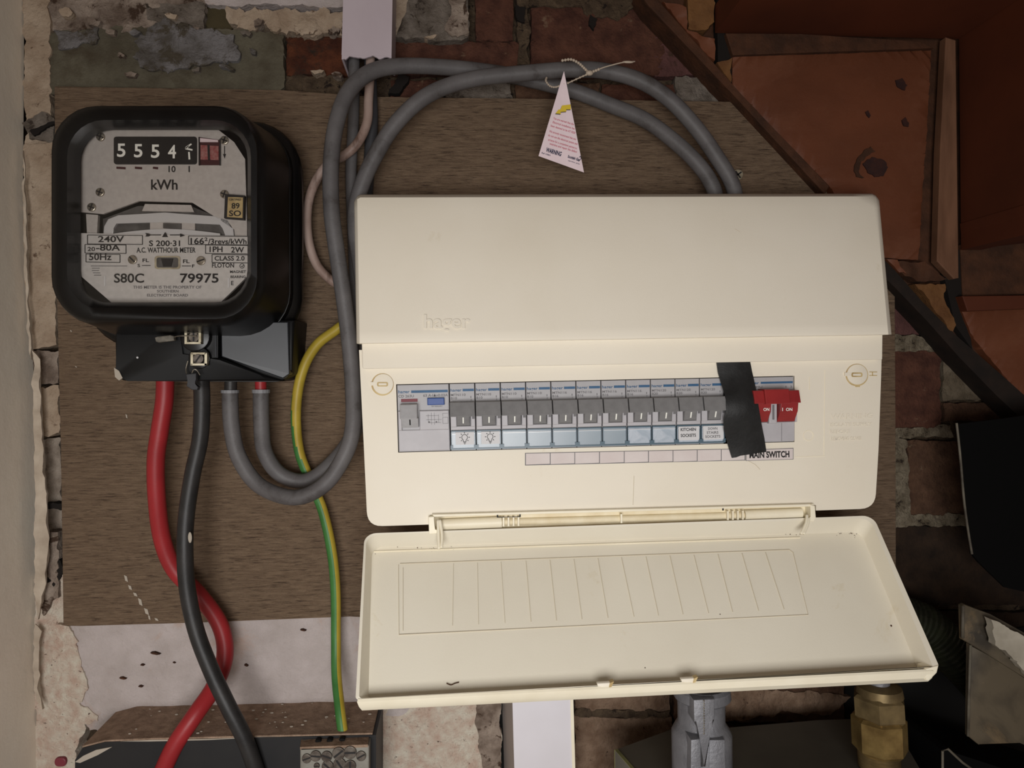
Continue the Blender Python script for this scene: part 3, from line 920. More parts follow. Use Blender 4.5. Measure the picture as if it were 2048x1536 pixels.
# brass tag
tg = slab('year_tag', [(450, 388), (489, 391), (488, 439), (448, 436)], DP + 0.004, DP, 'ink', mt)
slab('tag_face', [(456, 394), (486, 395), (485, 436), (454, 434)], DP + 0.0045, DP + 0.002, 'brass_tag', tg)
bm = new()
z = pl(DP + 0.0048)
add_text(bm, '89', 463, 417, 11, 16, z)
add_text(bm, 'SO', 458, 432, 11, 24, z)
add_text(bm, 'CERTIFIED', 458, 401, 4, 24, z)
mk('tag_print', bm, 'ink', tg)

# terminal block under the meter
TB = 0.058
bm = new()
add_slab(bm, round_poly([(228, 640), (590, 640), (582, 748), (560, 764), (232, 762)], [0, 0, 8, 16, 22], 4), TB - 0.014, -0.0002, bev=0.002)
tbk = mk('terminal_cover', bm, 'black_block', mt, smooth=True, auto=40)
bm = new()
add_slab(bm, round_poly([(229, 640), (361, 640), (361, 712), (415, 716), (440, 716), (520, 750), (560, 762), (234, 762)], [0, 0, 0, 0, 0, 0, 0, 20], 4), TB, TB - 0.02, bev=0.0015)
mk('cover_front', bm, 'black_block', tbk, smooth=True, auto=40)
slab('cover_face', [(360, 640), (436, 640), (436, 717), (360, 713)], TB - 0.003, TB - 0.016, 'black_block', tbk)
slab('cover_panel', round_poly([(442, 640), (575, 640), (578, 745), (562, 756), (443, 714)], [0, 0, 4, 8, 0], 3), [0.052] * 2 + [0.052] * (1 + 0) + [0.05] * 99, 0.03, 'grey_block', tbk) if False else None
bm = new()
q = [(442, 644), (576, 644), (579, 748), (566, 757), (443, 713)]
add_slab(bm, q, [TB - 0.004, TB - 0.010, TB - 0.010, TB - 0.010, TB - 0.004], TB - 0.02, bev=0.0006)
mk('cover_panel', bm, 'grey_block', tbk, label='grey slanted panel of the terminal cover')
for x in (364, 431):
    bm = new()
    add_line(bm, (x, 662), (x + 1, 714), 2.0, TB + 0.0004 - 0.003, th=0.0005)
    mk('cover_rib', bm, 'grey_block', tbk)
bm = new()
add_slab(bm, [(228, 735), (238, 742), (245, 756), (238, 761), (230, 754)], TB + 0.0006, TB - 0.001)
mk('chipped_corner', bm, 'chip_white', tbk)
bm = new()
add_ball(bm, P(275, 715, TB + 0.0005), 0.0008)
mk('paint_speck', bm, 'label_white', tbk)
# bosses with their sealing screws
for (x, y, sl, d) in ((389, 675, 90, TB + 0.006), (398, 718, -55, TB + 0.004)):
    bm = new()
    add_disc(bm, x, y - 2, 30 if y < 700 else 22, d - 0.003, TB - 0.012, 24, 0, bev=0.001)
    bs = mk('sealing_boss', bm, 'black_gloss', mt, smooth=True, auto=40)
    bm = new()
    bx = x - 3 if y < 700 else x
    for (x0, y0, x1, y1) in ((bx - 17, y - 13, bx + 16, y - 9), (bx - 17, y + 9, bx + 16, y + 13), (bx - 17, y - 13, bx - 12, y + 13), (bx + 11, y - 13, bx + 16, y + 13)):
        add_slab(bm, rect(x0, y0, x1, y1), d + 0.002, d - 0.002)
    mk('seal_bracket', bm, 'zinc', bs)
    screw('seal_screw', x - 2, y - 1, 10.5, d - 0.001, bs, 'screw_dark', sl, h=0.003)
bm = new()
add_tube(bm, catmull([P(345, 675, TB + 0.006), P(360, 672, TB + 0.0085), P(392, 672, TB + 0.010)]), 0.0004, 6)
sw = mk('seal_wire', bm, 'steel', mt)
bm = new()
add_slab(bm, [(309, 675), (314, 673), (340, 670), (347, 672), (348, 681), (340, 682), (316, 685), (311, 683)], TB + 0.008, TB + 0.004, bev=0.0008)
mk('lead_seal', bm, 'lead', sw)
bm = new()
add_tube(bm, catmull([P(376, 722, TB + 0.004), P(372, 738, TB + 0.004), P(374, 752, TB + 0.006)]), 0.0004, 6)
add_tube(bm, catmull([P(382, 752, TB + 0.006), P(387, 740, TB + 0.008), P(393, 740, TB + 0.008), P(400, 750, TB + 0.006)]), 0.0004, 6)
sw = mk('seal_wire', bm, 'steel', mt)
bm = new()
add_slab(bm, [(371, 748), (392, 746), (392, 758), (388, 768), (396, 774), (394, 780), (384, 780), (372, 772), (377, 762)], TB + 0.009, TB + 0.004, bev=0.0006)
mk('seal_tag', bm, 'dark_cable', sw)

# ================================================================ CABLES
t = root('supply_cable', 'thick red cable hanging from the left of the meter', 'cable', P(330, 765, 0.035))
cable('sheath', [(331, 745, 0.035), (329, 800, 0.035), (320, 860, 0.034), (312, 920, 0.032), (314, 1000, 0.028), (325, 1080, 0.022), (350, 1140, 0.018), (400, 1192, 0.016), (440, 1250, 0.018), (450, 1310, 0.022), (430, 1370, 0.030), (390, 1430, 0.045), (350, 1490, 0.050), (322, 1550, 0.050), (300, 1600, 0.05)], 16.5, 'red_cable', t)
cable('supply_cable', [(402, 745, 0.045), (404, 810, 0.045), (400, 880, 0.045), (385, 950, 0.046), (373, 1030, 0.048), (370, 1100, 0.050), (375, 1180, 0.050), (392, 1260, 0.051), (420, 1335, 0.054), (455, 1410, 0.058), (488, 1475, 0.058), (512, 1540, 0.056), (530, 1600, 0.054)], 15.5, 'black_cable',
      label='thick black cable hanging from the middle of the meter, crossing the red one', cat='cable')
ga = root('meter_tail', 'grey cable with black inner core looping up from the meter and over the top', 'cable', P(462, 780, 0.03), 'grey meter tails')
cable('sheath', [(460, 782, 0.035), (463, 850, 0.034), (478, 915, 0.032), (520, 972, 0.034), (590, 995, 0.042), (650, 968, 0.046), (692, 905, 0.046), (706, 850, 0.044), (706, 780, 0.040), (700, 700, 0.038), (688, 600, 0.040), (673, 500, 0.044), (663, 420, 0.046), (662, 330, 0.046), (672, 250, 0.044), (696, 185, 0.040), (740, 145, 0.034), (805, 132, 0.026),
                 (907, 136, 0.018), (993, 146, 0.012), (1061, 160, 0.008), (1147, 182, 0.010), (1215, 208, 0.014), (1290, 240, 0.022), (1355, 288, 0.028), (1400, 333, 0.030), (1424, 370, 0.030), (1432, 400, 0.030), (1434, 440, 0.03)], 15.5, 'grey_cable', ga)
bm = new()
add_tube(bm, catmull([P(462, 745, 0.035), P(461, 790, 0.035)]), 12 * ppx(0.035), 14)
mk('core', bm, 'black_cable', ga, smooth=True, label='black core')
bm = new()
add_tube(bm, [P(460, 780, 0.035), P(460, 786, 0.035)], 17 * ppx(0.035), 16)
mk('sheath_end', bm, 'grey_sheath', ga)
gb = root('meter_tail', 'grey cable with red inner core, passing behind the left edge of the fuse box', 'cable', P(522, 780, 0.03), 'grey meter tails')
cable('sheath', [(522, 782, 0.030), (523, 850, 0.028), (530, 905, 0.024), (560, 948, 0.020), (610, 962, 0.020), (660, 930, 0.022), (705, 870, 0.022), (728, 780, 0.022), (734, 650, 0.022), (722, 540, 0.028), (712, 470, 0.030), (712, 420, 0.032), (722, 375, 0.034), (747, 318, 0.036), (791, 248, 0.038), (856, 190, 0.038), (942, 159, 0.034), (1044, 147, 0.032), (1147, 139, 0.032), (1215, 143, 0.032),
                 (1283, 163, 0.034), (1340, 200, 0.036), (1394, 258, 0.036), (1436, 318, 0.034), (1462, 362, 0.032), (1472, 400, 0.032), (1474, 440, 0.03)], 15.5, 'grey_cable', gb)
bm = new()
add_tube(bm, catmull([P(521, 745, 0.030), P(522, 790, 0.030)]), 11 * ppx(0.03), 14)
mk('core', bm, 'red_cable', gb, smooth=True, label='red core')
bm = new()
add_tube(bm, [P(522, 779, 0.030), P(522, 786, 0.030)], 17 * ppx(0.03), 16)
mk('sheath_end', bm, 'grey_sheath', gb)
cable('earth_cable', [(700, 640, 0.012), (672, 660, 0.013), (632, 692, 0.016), (604, 745, 0.018), (592, 820, 0.016), (598, 900, 0.012), (620, 960, 0.010), (645, 1020, 0.013), (663, 1100, 0.014), (671, 1180, 0.014), (672, 1280, 0.016), (673, 1350, 0.024), (680, 1420, 0.038), (686, 1466, 0.044)], 10.0, ['green', 'yellow'], n=20,
      stripe=lambda s, a: 1 if (a + 0.12) % 1.0 < (0.54 if s < 0.26 else max(0.30, 0.54 - (s - 0.26) * 1.6)) else 0,
      label='green and yellow striped earth cable running down to the terminal block', cat='cable')
cable('house_cable', [(741, 105, 0.012), (740, 150, 0.014), (737, 200, 0.018), (734, 245, 0.020), (716, 285, 0.022), (690, 310, 0.020), (655, 330, 0.014), (628, 370, 0.013), (615, 420, 0.013), (617, 480, 0.013), (634, 530, 0.013), (664, 562, 0.013), (690, 575, 0.012)], 9.0, 'white_cable',
      label='dirty pinkish white cable curving out of the upper trunking', cat='cable')
cable('house_cable', [(708, 100, 0.010), (708, 180, 0.010), (706, 260, 0.010), (702, 340, 0.010), (704, 420, 0.010), (708, 520, 0.010), (712, 640, 0.009), (716, 760, 0.009)], 11.0, 'grey_cable',
      label='grey cable dropping straight down beneath the upper trunking, left one', cat='cable')
cable('house_cable', [(740, 100, 0.0075), (742, 180, 0.0075), (744, 240, 0.008), (741, 300, 0.008), (734, 380, 0.008), (728, 460, 0.008), (726, 560, 0.008), (724, 640, 0.008)], 12.0, 'dark_cable',
      label='dark slate cable behind the white one, beneath the upper trunking', cat='cable')

bm = new()
add_ball(bm, P(380, 1075, 0.0562), 0.0018, (0.8, 0.4, 2.2))
mk('paint_fleck', bm, 'chip_white', D.objects['supply_cable.001'])

# ================================================================ TRUNKING
bm = new()
TT = 0.026
add_slab(bm, [(688, -60), (786, -60), (783, 112), (683, 110)], TT, TT - 0.0018)
tt = root('trunking', 'pale lilac white plastic trunking at the top edge, cut off ragged', 'trunking', P(733, 110, 0))
mk('lid_strip', bm, 'trunk_top', tt)
a = [P(688, -60, TT), P(683, 118, TT)]
b = [P(786, -60, TT), P(783, 116, TT)]
bm = new()
for (p, q, s) in ((a[0], a[1], 1), (b[0], b[1], -1)):
    F = [p, q, q + Vector((s * 0.0015, 0, 0)), p + Vector((s * 0.0015, 0, 0))]
    add_prism(bm, [v + Vector((0, 0.0005, 0)) for v in F], [Vector((v.x, 0.008, v.z)) for v in F])
mk('side_wall', bm, 'trunk_top', tt)
patch('ragged_end', [(684, 106), (782, 108), (783, 117), (770, 113), (760, 118), (745, 112), (728, 116), (700, 113), (692, 119), (684, 116)], TT - 0.0002, TT - 0.002, 'trunk_top', tt, jit=1.5, step=4, grid=0, amp=0, seed=5)
tl = root('trunking', 'bright white plastic trunking rising from the bottom edge behind the lid', 'trunking', P(1075, 1530, 0))
slab('front_face', [(1023, 1340), (1145, 1340), (1153, 1620), (1031, 1620)], 0.030, 0.028, 'trunk_low', tl)
A = P(1023, 1340, 0.030), P(1031, 1620, 0.030)
bm = new()
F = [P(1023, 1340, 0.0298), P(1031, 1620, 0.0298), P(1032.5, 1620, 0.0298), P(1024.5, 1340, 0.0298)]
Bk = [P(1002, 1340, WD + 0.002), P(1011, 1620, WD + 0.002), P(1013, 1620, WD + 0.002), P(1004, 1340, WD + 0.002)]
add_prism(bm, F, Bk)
mk('side_wall', bm, 'trunk_shaded', tl, label='shaded beige side of the trunking')
slab('edge_bead', [(1139, 1340), (1145, 1340), (1153, 1620), (1147, 1620)], 0.0306, 0.0296, 'cream_edge', tl)
slab('shade_fill_1', [(985, 1360), (1006, 1360), (1012, 1620), (990, 1620)], WD + 0.002, WD - 0.012, 'void', wall)  # near-black strip, shade of the slit beside the trunking put into its colour

# ================================================================ CONSUMER UNIT
FD = 0.078
cu = root('consumer_unit', 'long cream plastic fuse box with a sloping cover and an open lid', 'fuse box', P(1240, 1020, 0.0))


def add_holed(bm, outer, holes, d1, d0, mi=0):
    f_edges = []
    loops = []
    for L_ in [outer] + holes:
        vs = [bm.verts.new(P(x, y, d1)) for x, y in L_]
        loops.append(vs)
        f_edges += [bm.edges.new((vs[i], vs[(i + 1) % len(vs)])) for i in range(len(vs))]
    r = bmesh.ops.triangle_fill(bm, use_beauty=True, use_dissolve=False, edges=f_edges)
    fs = [g for g in r['geom'] if isinstance(g, bmesh.types.BMFace)]
    ex = bmesh.ops.extrude_face_region(bm, geom=fs)
    for g in ex['geom']:
        if isinstance(g, bmesh.types.BMVert):
            g.co.y = -d0
    return loops


WIN = [(792.2, 768.6), (1589, 751.6), (1589, 884), (796.3, 905.2)]
face = round_poly([(718, 700), (1764, 690), (1762, 760), (1757, 900), (1750, 1017), (1632, 1021), (1632, 1010), (860, 1030), (859, 1049), (735, 1053), (728, 900), (721, 760)],
                  [0, 0, 0, 0, 30, 0, 0, 0, 0, 30, 0, 0], 6)
bm = new()
add_holed(bm, face, [WIN], FD, FD - 0.003)
fp = mk('front_face', bm, 'cream', cu)
# side walls of the box down to the board
bm = new()
fo = [P(x, y, FD - 0.001) for x, y in face]
fi = back(fo, 0, -0.0025)
loft(bm, [fo, [Vector((p.x, -0.0002, p.z)) for p in fo], [Vector((p.x, -0.0002, p.z)) for p in fi], [Vector((p.x, -(FD - 0.0025), p.z)) for p in fi]])
mk('housing', bm, 'cream', cu)
slab('back_plate', [(760, 740), (1700, 730), (1700, 940), (760, 950)], 0.03, 0.004, 'void', cu)
# band under the sloping cover
bm = new()
add_slab(bm, round_poly([(723, 672), (1766, 652), (1765, 719), (725, 738)], [0, 0, 2, 5], 3), [FD + 0.006] * 1 + [FD + 0.006] * 9, FD - 0.004, bev=0.0008)
mk('cover_band', bm, 'cream', cu)
# sloping upper cover: profile carried across
prof = [(0.0, 0.040), (0.004, 0.056), (0.02, 0.0645), (0.10, 0.0690), (0.5, 0.0800), (0.92, 0.0905), (0.98, 0.0922), (1.0, 0.0915)]
bm = new()
rows = []
NX = 24


def cov(u, v, d):
    # u across 0..1, v down 0..1
    xl = 708 + 5 * v
    xr = 1757 + 26 * v
    yl = 389 + 298 * v
    yr = 387 + 282 * v
    x = xl + (xr - xl) * u
    y = yl + (yr - yl) * u
    return (x, y, d)


us = [0, 0.002, 0.006, 0.012] + [i / 20 for i in range(1, 20)] + [0.988, 0.994, 0.998, 1.0]
for (v, d) in prof:
    row = []
    for u in us:
        e = min(u, 1 - u)
        v2 = v
        if v < 0.05:      # rounded upper corners
            v2 = v + 0.05 * max(0.0, 1 - e / 0.012) ** 2
        dd = d - 0.006 * max(0.0, 1 - e / 0.006) ** 2
        row.append(P(*cov(u, v2, dd)))
    rows.append(row)
V = [[bm.verts.new(p) for p in r] for r in rows]
for a, b in zip(V[:-1], V[1:]):
    for i in range(len(us) - 1):
        bm.faces.new((a[i], a[i + 1], b[i + 1], b[i]))
# close top, sides, underside back to the wall
top_back = [bm.verts.new(Vector((v.co.x, 0.0, v.co.z))) for v in V[0]]
bot_back = [bm.verts.new(Vector((v.co.x, -0.070, v.co.z))) for v in V[-1]]
for i in range(len(us) - 1):
    bm.faces.new((top_back[i], top_back[i + 1], V[0][i + 1], V[0][i]))
    bm.faces.new((V[-1][i], V[-1][i + 1], bot_back[i + 1], bot_back[i]))
for k in (0, -1):
    col_ = [r[k] for r in V]
    bk = [top_back[k]] + [bm.verts.new(Vector((v.co.x, 0.0, v.co.z))) for v in col_[1:]]
    for i in range(len(col_) - 1):
        bm.faces.new((col_[i], col_[i + 1], bk[i + 1], bk[i]))
cv = mk('upper_cover', bm, 'cream', cu, smooth=True, auto=35)
# moulded maker's name on the cover


def cover_d(y):
    v = (y - 388) / 290.0
    for (a, da), (b, db) in zip(prof[:-1], prof[1:]):
        if a <= v <= b:
            return da + (db - da) * (v - a) / (b - a)
    return 0.09


bm = new()
add_text(bm, 'hager', 848, 656, 27, 92, lambda x, y: P(x, y, cover_d(y) + 0.0002), thick=0.0007)
mk('moulded_name', bm, 'cream', cv)
bm = new()
cl = lambda x, y: (x, y, cover_d(y) + 0.0001)
for p, q in (((1672, 511), (1700, 505)), ((1700, 505), (1722, 496)), ((1722, 496), (1737, 484)), ((1470, 458), (1480, 464)), ((1668, 600), (1669, 622)), ((1764, 620), (1765, 646))):
    add_line(bm, cl(*p), cl(*q), 0.9, 0.08)
mk('scratch', bm, 'groove_line', cv)
bm = new()
for (s, x, y, h, wd) in (('WARNING', 1662, 838, 10, 84), ('ISOLATE SUPPLY', 1660, 853, 7, 84), ('BEFORE', 1660, 867, 7, 40), ('REMOVING COVER', 1662, 881, 7, 62)):
    add_text(bm, s, x, y, h, wd, pl(FD + 0.0001), thick=0.0003, ang=-0.02)
mk('moulded_text', bm, 'cream', fp)
bm = new()
for k in range(20):
    a, b = 2 * math.pi * k / 20, 2 * math.pi * (k + 1) / 20
    add_line(bm, (1617 + 10 * math.cos(a), 871 + 10 * math.sin(a)), (1617 + 10 * math.cos(b), 871 + 10 * math.sin(b)), 1.2, FD + 0.0001)
add_line(bm, (1590, 914), (1650, 912), 1.0, FD + 0.0001)
add_line(bm, (1650, 740), (1648, 912), 0.9, FD + 0.0001)
add_line(bm, (1619, 754), (1619, 780), 0.9, FD + 0.0001)
mk('moulded_mark', bm, 'cream_edge', fp)
bm = new()
for p, q in (((1477, 914), (1495, 921)), ((1495, 921), (1510, 929)), ((1510, 929), (1520, 939)), ((1268, 952), (1266, 1010))):
    add_line(bm, p, q, 1.0, FD + 0.0001)
mk('scratch', bm, 'groove_line', fp)
# quarter-turn fixings
for (x, y, s) in ((765, 769, 0), (1714, 750, 1)):
    bm = new()
    add_disc(bm, x, y, 22.5, FD + 0.0003, FD - 0.004, 28)
    f = mk('cover_fixing', bm, 'groove', cu, label='round slotted fixing')
    bm = new()
    add_disc(bm, x + 1, y - 1, 20.5, FD + 0.0012, FD - 0.002, 28, bev=0.0004)
    add_slab(bm, rect(x - 24, y - 5, x - 10, y + 2), FD + 0.0014, FD)
    mk('fixing_head', bm, 'cream', f, smooth=True, auto=35)
    bm = new()
    add_slab(bm, rrect(x - 11, y - 5, x + 11, y + 4, 3, 3), FD + 0.0015, FD)
    mk('slot', bm, 'groove', f)
    bm = new()
    add_slab(bm, rrect(x - 8, y - 2.5, x + 8, y + 1.5, 1.5, 3), FD + 0.0018, FD)
    mk('slot_floor', bm, 'cream', f)
bm = new()
for p, q in (((1739, 744), (1754, 744)), ((1739, 751), (1754, 751)), ((1745, 744), (1745, 751))):
    add_line(bm, p, q, 1.6, FD + 0.0002)
add_slab(bm, rect(1711, 770, 1720, 774), FD + 0.0004, FD)
mk('moulded_arrow', bm, 'groove', cu)

# label strip under the breakers
bm = new()
LX = [1051, 1100.5, 1149.5, 1199, 1248.5, 1297, 1346, 1394.5, 1442.5, 1490]
ly = lambda x: 907 - 0.0205 * (x - 1051)
add_slab(bm, [(LX[0] - 1, ly(LX[0]) - 1), (LX[-1] + 1, ly(LX[-1]) - 1), (LX[-1] + 1, ly(LX[-1]) + 23), (LX[0] - 1, ly(LX[0]) + 24)], FD + 0.0003, FD - 0.0003)
ls = mk('label_strip', bm, 'ink_grey', cu)
for a, b in zip(LX[:-1], LX[1:]):
    bm = new()
    add_slab(bm, [(a + 0.8, ly(a) + 0.2), (b - 0.8, ly(b) + 0.2), (b - 0.8, ly(b) + 21.6), (a + 0.8, ly(a) + 22.4)], FD + 0.0005, FD)
    mk('blank_label', bm, 'paper', ls)
ml = slab('main_switch_label', [(1492, 900), (1587, 896), (1587, 919), (1492, 922)], FD + 0.0005, FD - 0.0003, 'ink_grey', cu)
slab('label_paper', [(1493, 901), (1586, 897), (1586, 918), (1493, 921)], FD + 0.0007, FD, 'paper', ml)
BOLD = 0.035
bm = new()
add_text(bm, 'MAIN SWITCH', 1499, 916, 12, 80, pl(FD + 0.0009), ang=-0.025)
mk('label_print', bm, 'ink', ml)
BOLD = 0.018

# hinge
hd = FD + 0.001
bm = new()
add_slab(bm, [(864, 1029), (1628, 1008), (1628, 1013), (868, 1034)], hd + 0.003, FD - 0.02, bev=0.0004)
add_slab(bm, [(857, 1034), (868, 1033), (869, 1060), (876, 1060), (876, 1067), (858, 1068)], hd + 0.004, FD - 0.012, bev=0.0004)
add_slab(bm, [(1621, 1009), (1630, 1012), (1632, 1035), (1628, 1043), (1618, 1043), (1618, 1036), (1622, 1034)], hd + 0.004, FD - 0.012, bev=0.0004)
hg = mk('hinge_rail', bm, 'cream_edge', cu)
slab('hinge_recess', [(868, 1034), (1626, 1012), (1624, 1044), (868, 1068)], FD - 0.004, FD - 0.007, 'cream_old', hg)
bm = new()
add_tube(bm, [P(884, 1049, FD - 0.003), P(1003, 1044, FD - 0.003)], 12 * ppx(FD), 16)
mk('hinge_barrel', bm, 'cream_edge', hg, smooth=True, auto=40)
bm = new()
add_tube(bm, [P(1488, 1030, FD - 0.003), P(1602, 1026, FD - 0.003)], 11 * ppx(FD), 16)
mk('hinge_barrel', bm, 'cream_edge', hg, smooth=True, auto=40)
bm = new()
add_tube(bm, [P(1000, 1044, FD - 0.004), P(1490, 1030, FD - 0.004)], 7.5 * ppx(FD), 12)
mk('hinge_rod', bm, 'cream_old', hg, smooth=True, auto=40)
for x in (1007, 1017, 1027, 1037, 1243, 1456, 1466, 1476, 1486):
    y = 1044 - 0.0286 * (x - 1005)
    bm = new()
    add_slab(bm, rect(x - 1.6, y - 9, x + 1.6, y + 9), FD + 0.001, FD - 0.01)
    mk('hinge_rib', bm, 'cream_edge', hg)
bm = new()
add_line(bm, (995, 1030), (995, 1035), 3, hd + 0.0035)
add_line(bm, (1040, 1029), (1040, 1034), 3, hd + 0.0035)
add_line(bm, (995, 1034.5), (1040, 1033.5), 1.4, hd + 0.0035)
add_line(bm, (1446, 1017), (1446, 1021), 3, hd + 0.0035)
mk('rail_notch', bm, 'ink', hg)

# open lid: a shallow tray hanging from the hinge
oc = [(729, 1067, 0.080), (1746, 1031, 0.080), (1878, 1332, 0.150), (711, 1400, 0.150)]      # rim, towards the viewer
ic = [(733, 1070, 0.080), (1740, 1036, 0.080), (1866, 1334, 0.150), (718, 1397, 0.150)]
fc = [(744, 1096, 0.072), (1722, 1064, 0.072), (1838, 1344, 0.1415), (737, 1398, 0.1415)]      # tray floor
lc = [(722, 1420, 0.146), (1858, 1362, 0.146)]


def lid_loop(c, r=(0.022, 0.022, 0.004, 0.006)):
    """rounded loop inside the quad c, in its bilinear coordinates"""
    asp = 3.0
    out = []
    for (cx, cy, a0, q) in ((r[0], r[0] * asp, 180, r[0]), (1 - r[1], r[1] * asp, 270, r[1]), (1 - r[2], 1 - r[2] * asp, 0, r[2]), (r[3], 1 - r[3] * asp, 90, r[3])):
        for i in range(7):
            a = R(a0 + 90 * i / 6)
            u, v = cx + q * math.cos(a), cy + asp * q * math.sin(a)
            out.append((u, v))
    W = [P(*p) for p in c]
    return [(W[0] * (1 - u) + W[1] * u) * (1 - v) + (W[3] * (1 - u) + W[2] * u) * v for u, v in out]


Lo, Li, Lf = lid_loop(oc), lid_loop(ic), lid_loop(fc)
nrm = (P(*fc[1]) - P(*fc[0])).cross(P(*fc[3]) - P(*fc[0])).normalized()
if nrm.y < 0:
    nrm = -nrm
Lb = [p + nrm * 0.002 for p in Lf]
Lbo = [p + nrm * 0.0015 + (q - p) * 0.6 for p, q in zip(Lf, Lo)]
bm = new()
loft(bm, [Lb, Lbo, Lo, Li, Lf], cap0=True, cap1=True)
lid = mk('lid', bm, 'cream_in', cu, smooth=True, auto=30, label='open lid hanging down and towards the viewer')
# turned front lip along the free edge
bm = new()
W = [P(*p) for p in oc]
q0, q1, q2, q3 = P(713, 1397, 0.151), P(1874, 1334, 0.151), P(1858, 1363, 0.147), P(724, 1421, 0.147)
rowA = [P(716, 1398, 0.1505), P(1856, 1338, 0.1505)]
rowM = [P(714, 1404, 0.1515), P(1868, 1342, 0.1515)]
rowB = [P(718, 1414, 0.150), P(1864, 1356, 0.150)]
rowC = [P(724, 1421, 0.146), P(1856, 1363, 0.146)]
rowD = [P(724, 1419, 0.140), P(1856, 1361, 0.140)]
rowE = [P(722, 1398, 0.146), P(1856, 1338, 0.146)]
loft(bm, [[r_[0], r_[0].lerp(r_[1], 0.33), r_[0].lerp(r_[1], 0.66), r_[1]] for r_ in (rowA, rowM, rowB, rowC, rowD, rowE, rowA)], closed=False)
bmesh.ops.remove_doubles(bm, verts=bm.verts[:], dist=1e-6)
bmesh.ops.holes_fill(bm, edges=[e for e in bm.edges if e.is_boundary], sides=8)
mk('front_lip', bm, 'cream_edge', lid, smooth=True, auto=25)
bm = new()
add_slab(bm, [(1852, 1338), (1878, 1331), (1874, 1346), (1858, 1362), (1852, 1361)], 0.1508, 0.142, bev=0.0006)
mk('lip_corner', bm, 'cream_edge', lid, smooth=True, auto=40)
FW = [P(*p) for p in fc]


def onlid(px, py, lift=0.0004):
    """point of the lid's floor plane seen at px, py"""
    v = CR @ Vector(((px - 1024) / FPX, -(py - 768) / FPX, -1.0))
    t = (FW[0] - CAMLOC).dot(nrm) / v.dot(nrm)
    return CAMLOC + v * t - nrm * lift


def lid_line(bm, a, b, wpx, lift=0.0003):
    A, B = onlid(*a), onlid(*b)
    t_ = (B - A).normalized()
    s = t_.cross(nrm).normalized() * wpx * 0.0003 / 2
    qd = [A - s, B - s, B + s, A + s]
    add_prism(bm, [v - nrm * lift for v in qd], [v + nrm * lift for v in qd])


bm = new()
tops = [907, 955, 1002, 1052, 1100, 1148, 1196, 1243, 1292, 1340, 1388, 1436, 1484, 1531]
bots = [905, 957, 1010, 1062, 1113, 1164, 1216, 1268, 1317, 1366, 1417, 1465, 1517, 1568]
for i, (a, b) in enumerate(zip(tops, bots)):
    yt = 1128 - (a - 800) * 0.0357 + 4
    yb = 1262 - (b - 798) * 0.049 - 5
    lid_line(bm, (a, yt), (b, yb), 1.3 if i > 2 else 0.8)
for a, b in (((800, 1128), (1578, 1100)), ((1578, 1100), (1586, 1106)), ((1586, 1106), (1616, 1230)), ((1616, 1230), (798, 1270)), ((798, 1270), (797, 1130)), ((806, 1136), (806, 1262))):
    lid_line(bm, a, b, 0.9)
mk('moulded_grid', bm, 'groove_line', lid)
bm = new()
lid_line(bm, (748, 1104), (1600, 1076), 2.0, 0.0006)
mk('moulded_ridge', bm, 'cream_edge', lid)
bm = new()
add_tube(bm, catmull([onlid(893, 1368, 0.001), onlid(902, 1371, 0.001), onlid(910, 1368, 0.001), onlid(918, 1366, 0.001)]), 0.0003, 6)
mk('thread_scrap', bm, 'wood_dark', lid)
bm = new()
for (x, y, s) in ((1782, 1252, 2.2), (1440, 1229, 1.2), (1277, 1076, 1.3), (835, 1096, 1.2), (1715, 1063, 1.6), (1702, 1067, 1.4), (1722, 1060, 1.2), (1580, 1069, 1.2), (1290, 1336, 1.2), (795, 1094, 1.2)):
    add_ball(bm, onlid(x, y, 0.0003), s * 0.0003, u=8, v=5)
random.seed(11)
for (cx, cy, n_, sx, sy) in ((1700, 1066, 26, 34, 9), (745, 1092, 14, 14, 14), (870, 1098, 10, 30, 5), (1590, 1070, 8, 24, 4)):
    for i in range(n_):
        add_ball(bm, onlid(random.gauss(cx, sx * .5), random.gauss(cy, sy * .5), 0.0003), random.uniform(0.4, 0.9) * 0.0003, u=6, v=4)
mk('dirt_specks', bm, 'wood_dark', lid, kind='stuff')
for (x, y) in ((1214, 1366), (1382, 1357)):
    bm = new()
    add_slab(bm, [(x - 20, y + 1), (x + 12, y - 1), (x + 8, y + 8), (x - 2, y + 9), (x - 18, y + 8)], 0.1508, 0.148, bev=0.0005)
    c = mk('catch', bm, 'cream', lid, smooth=True, auto=40)
    bm = new()
    add_slab(bm, [(x + 6, y), (x + 14, y - 3), (x + 9, y + 8), (x + 4, y + 9)], 0.1512, 0.147)
    mk('catch_gap', bm, 'groove', c)
# the two bent hinge arms
bm = new()
add_tube(bm, catmull([P(876, 1040, FD + 0.004), P(877, 1070, FD + 0.008), P(878, 1098, FD + 0.012)]), 0.0011, 8)
add_tube(bm, catmull([P(880, 1040, FD + 0.004), P(884, 1070, FD + 0.008), P(883, 1096, FD + 0.012)]), 0.0011, 8)
mk('hinge_arm', bm, 'cream_edge', lid, smooth=True)
bm = new()
add_tube(bm, catmull([P(1614, 1030, FD + 0.004), P(1612, 1046, FD + 0.007), P(1602, 1068, FD + 0.010)]), 0.0011, 8)
add_tube(bm, catmull([P(1618, 1036, FD + 0.004), P(1614, 1052, FD + 0.007), P(1607, 1068, FD + 0.010)]), 0.0011, 8)
mk('hinge_arm', bm, 'cream_edge', lid, smooth=True)

# ---------------------------------------------------------------- modules in the window
WC = [P(793, 770, FD), P(1588, 753, FD), P(1588, 883, FD), P(797, 904, FD)]
NM = 15.95


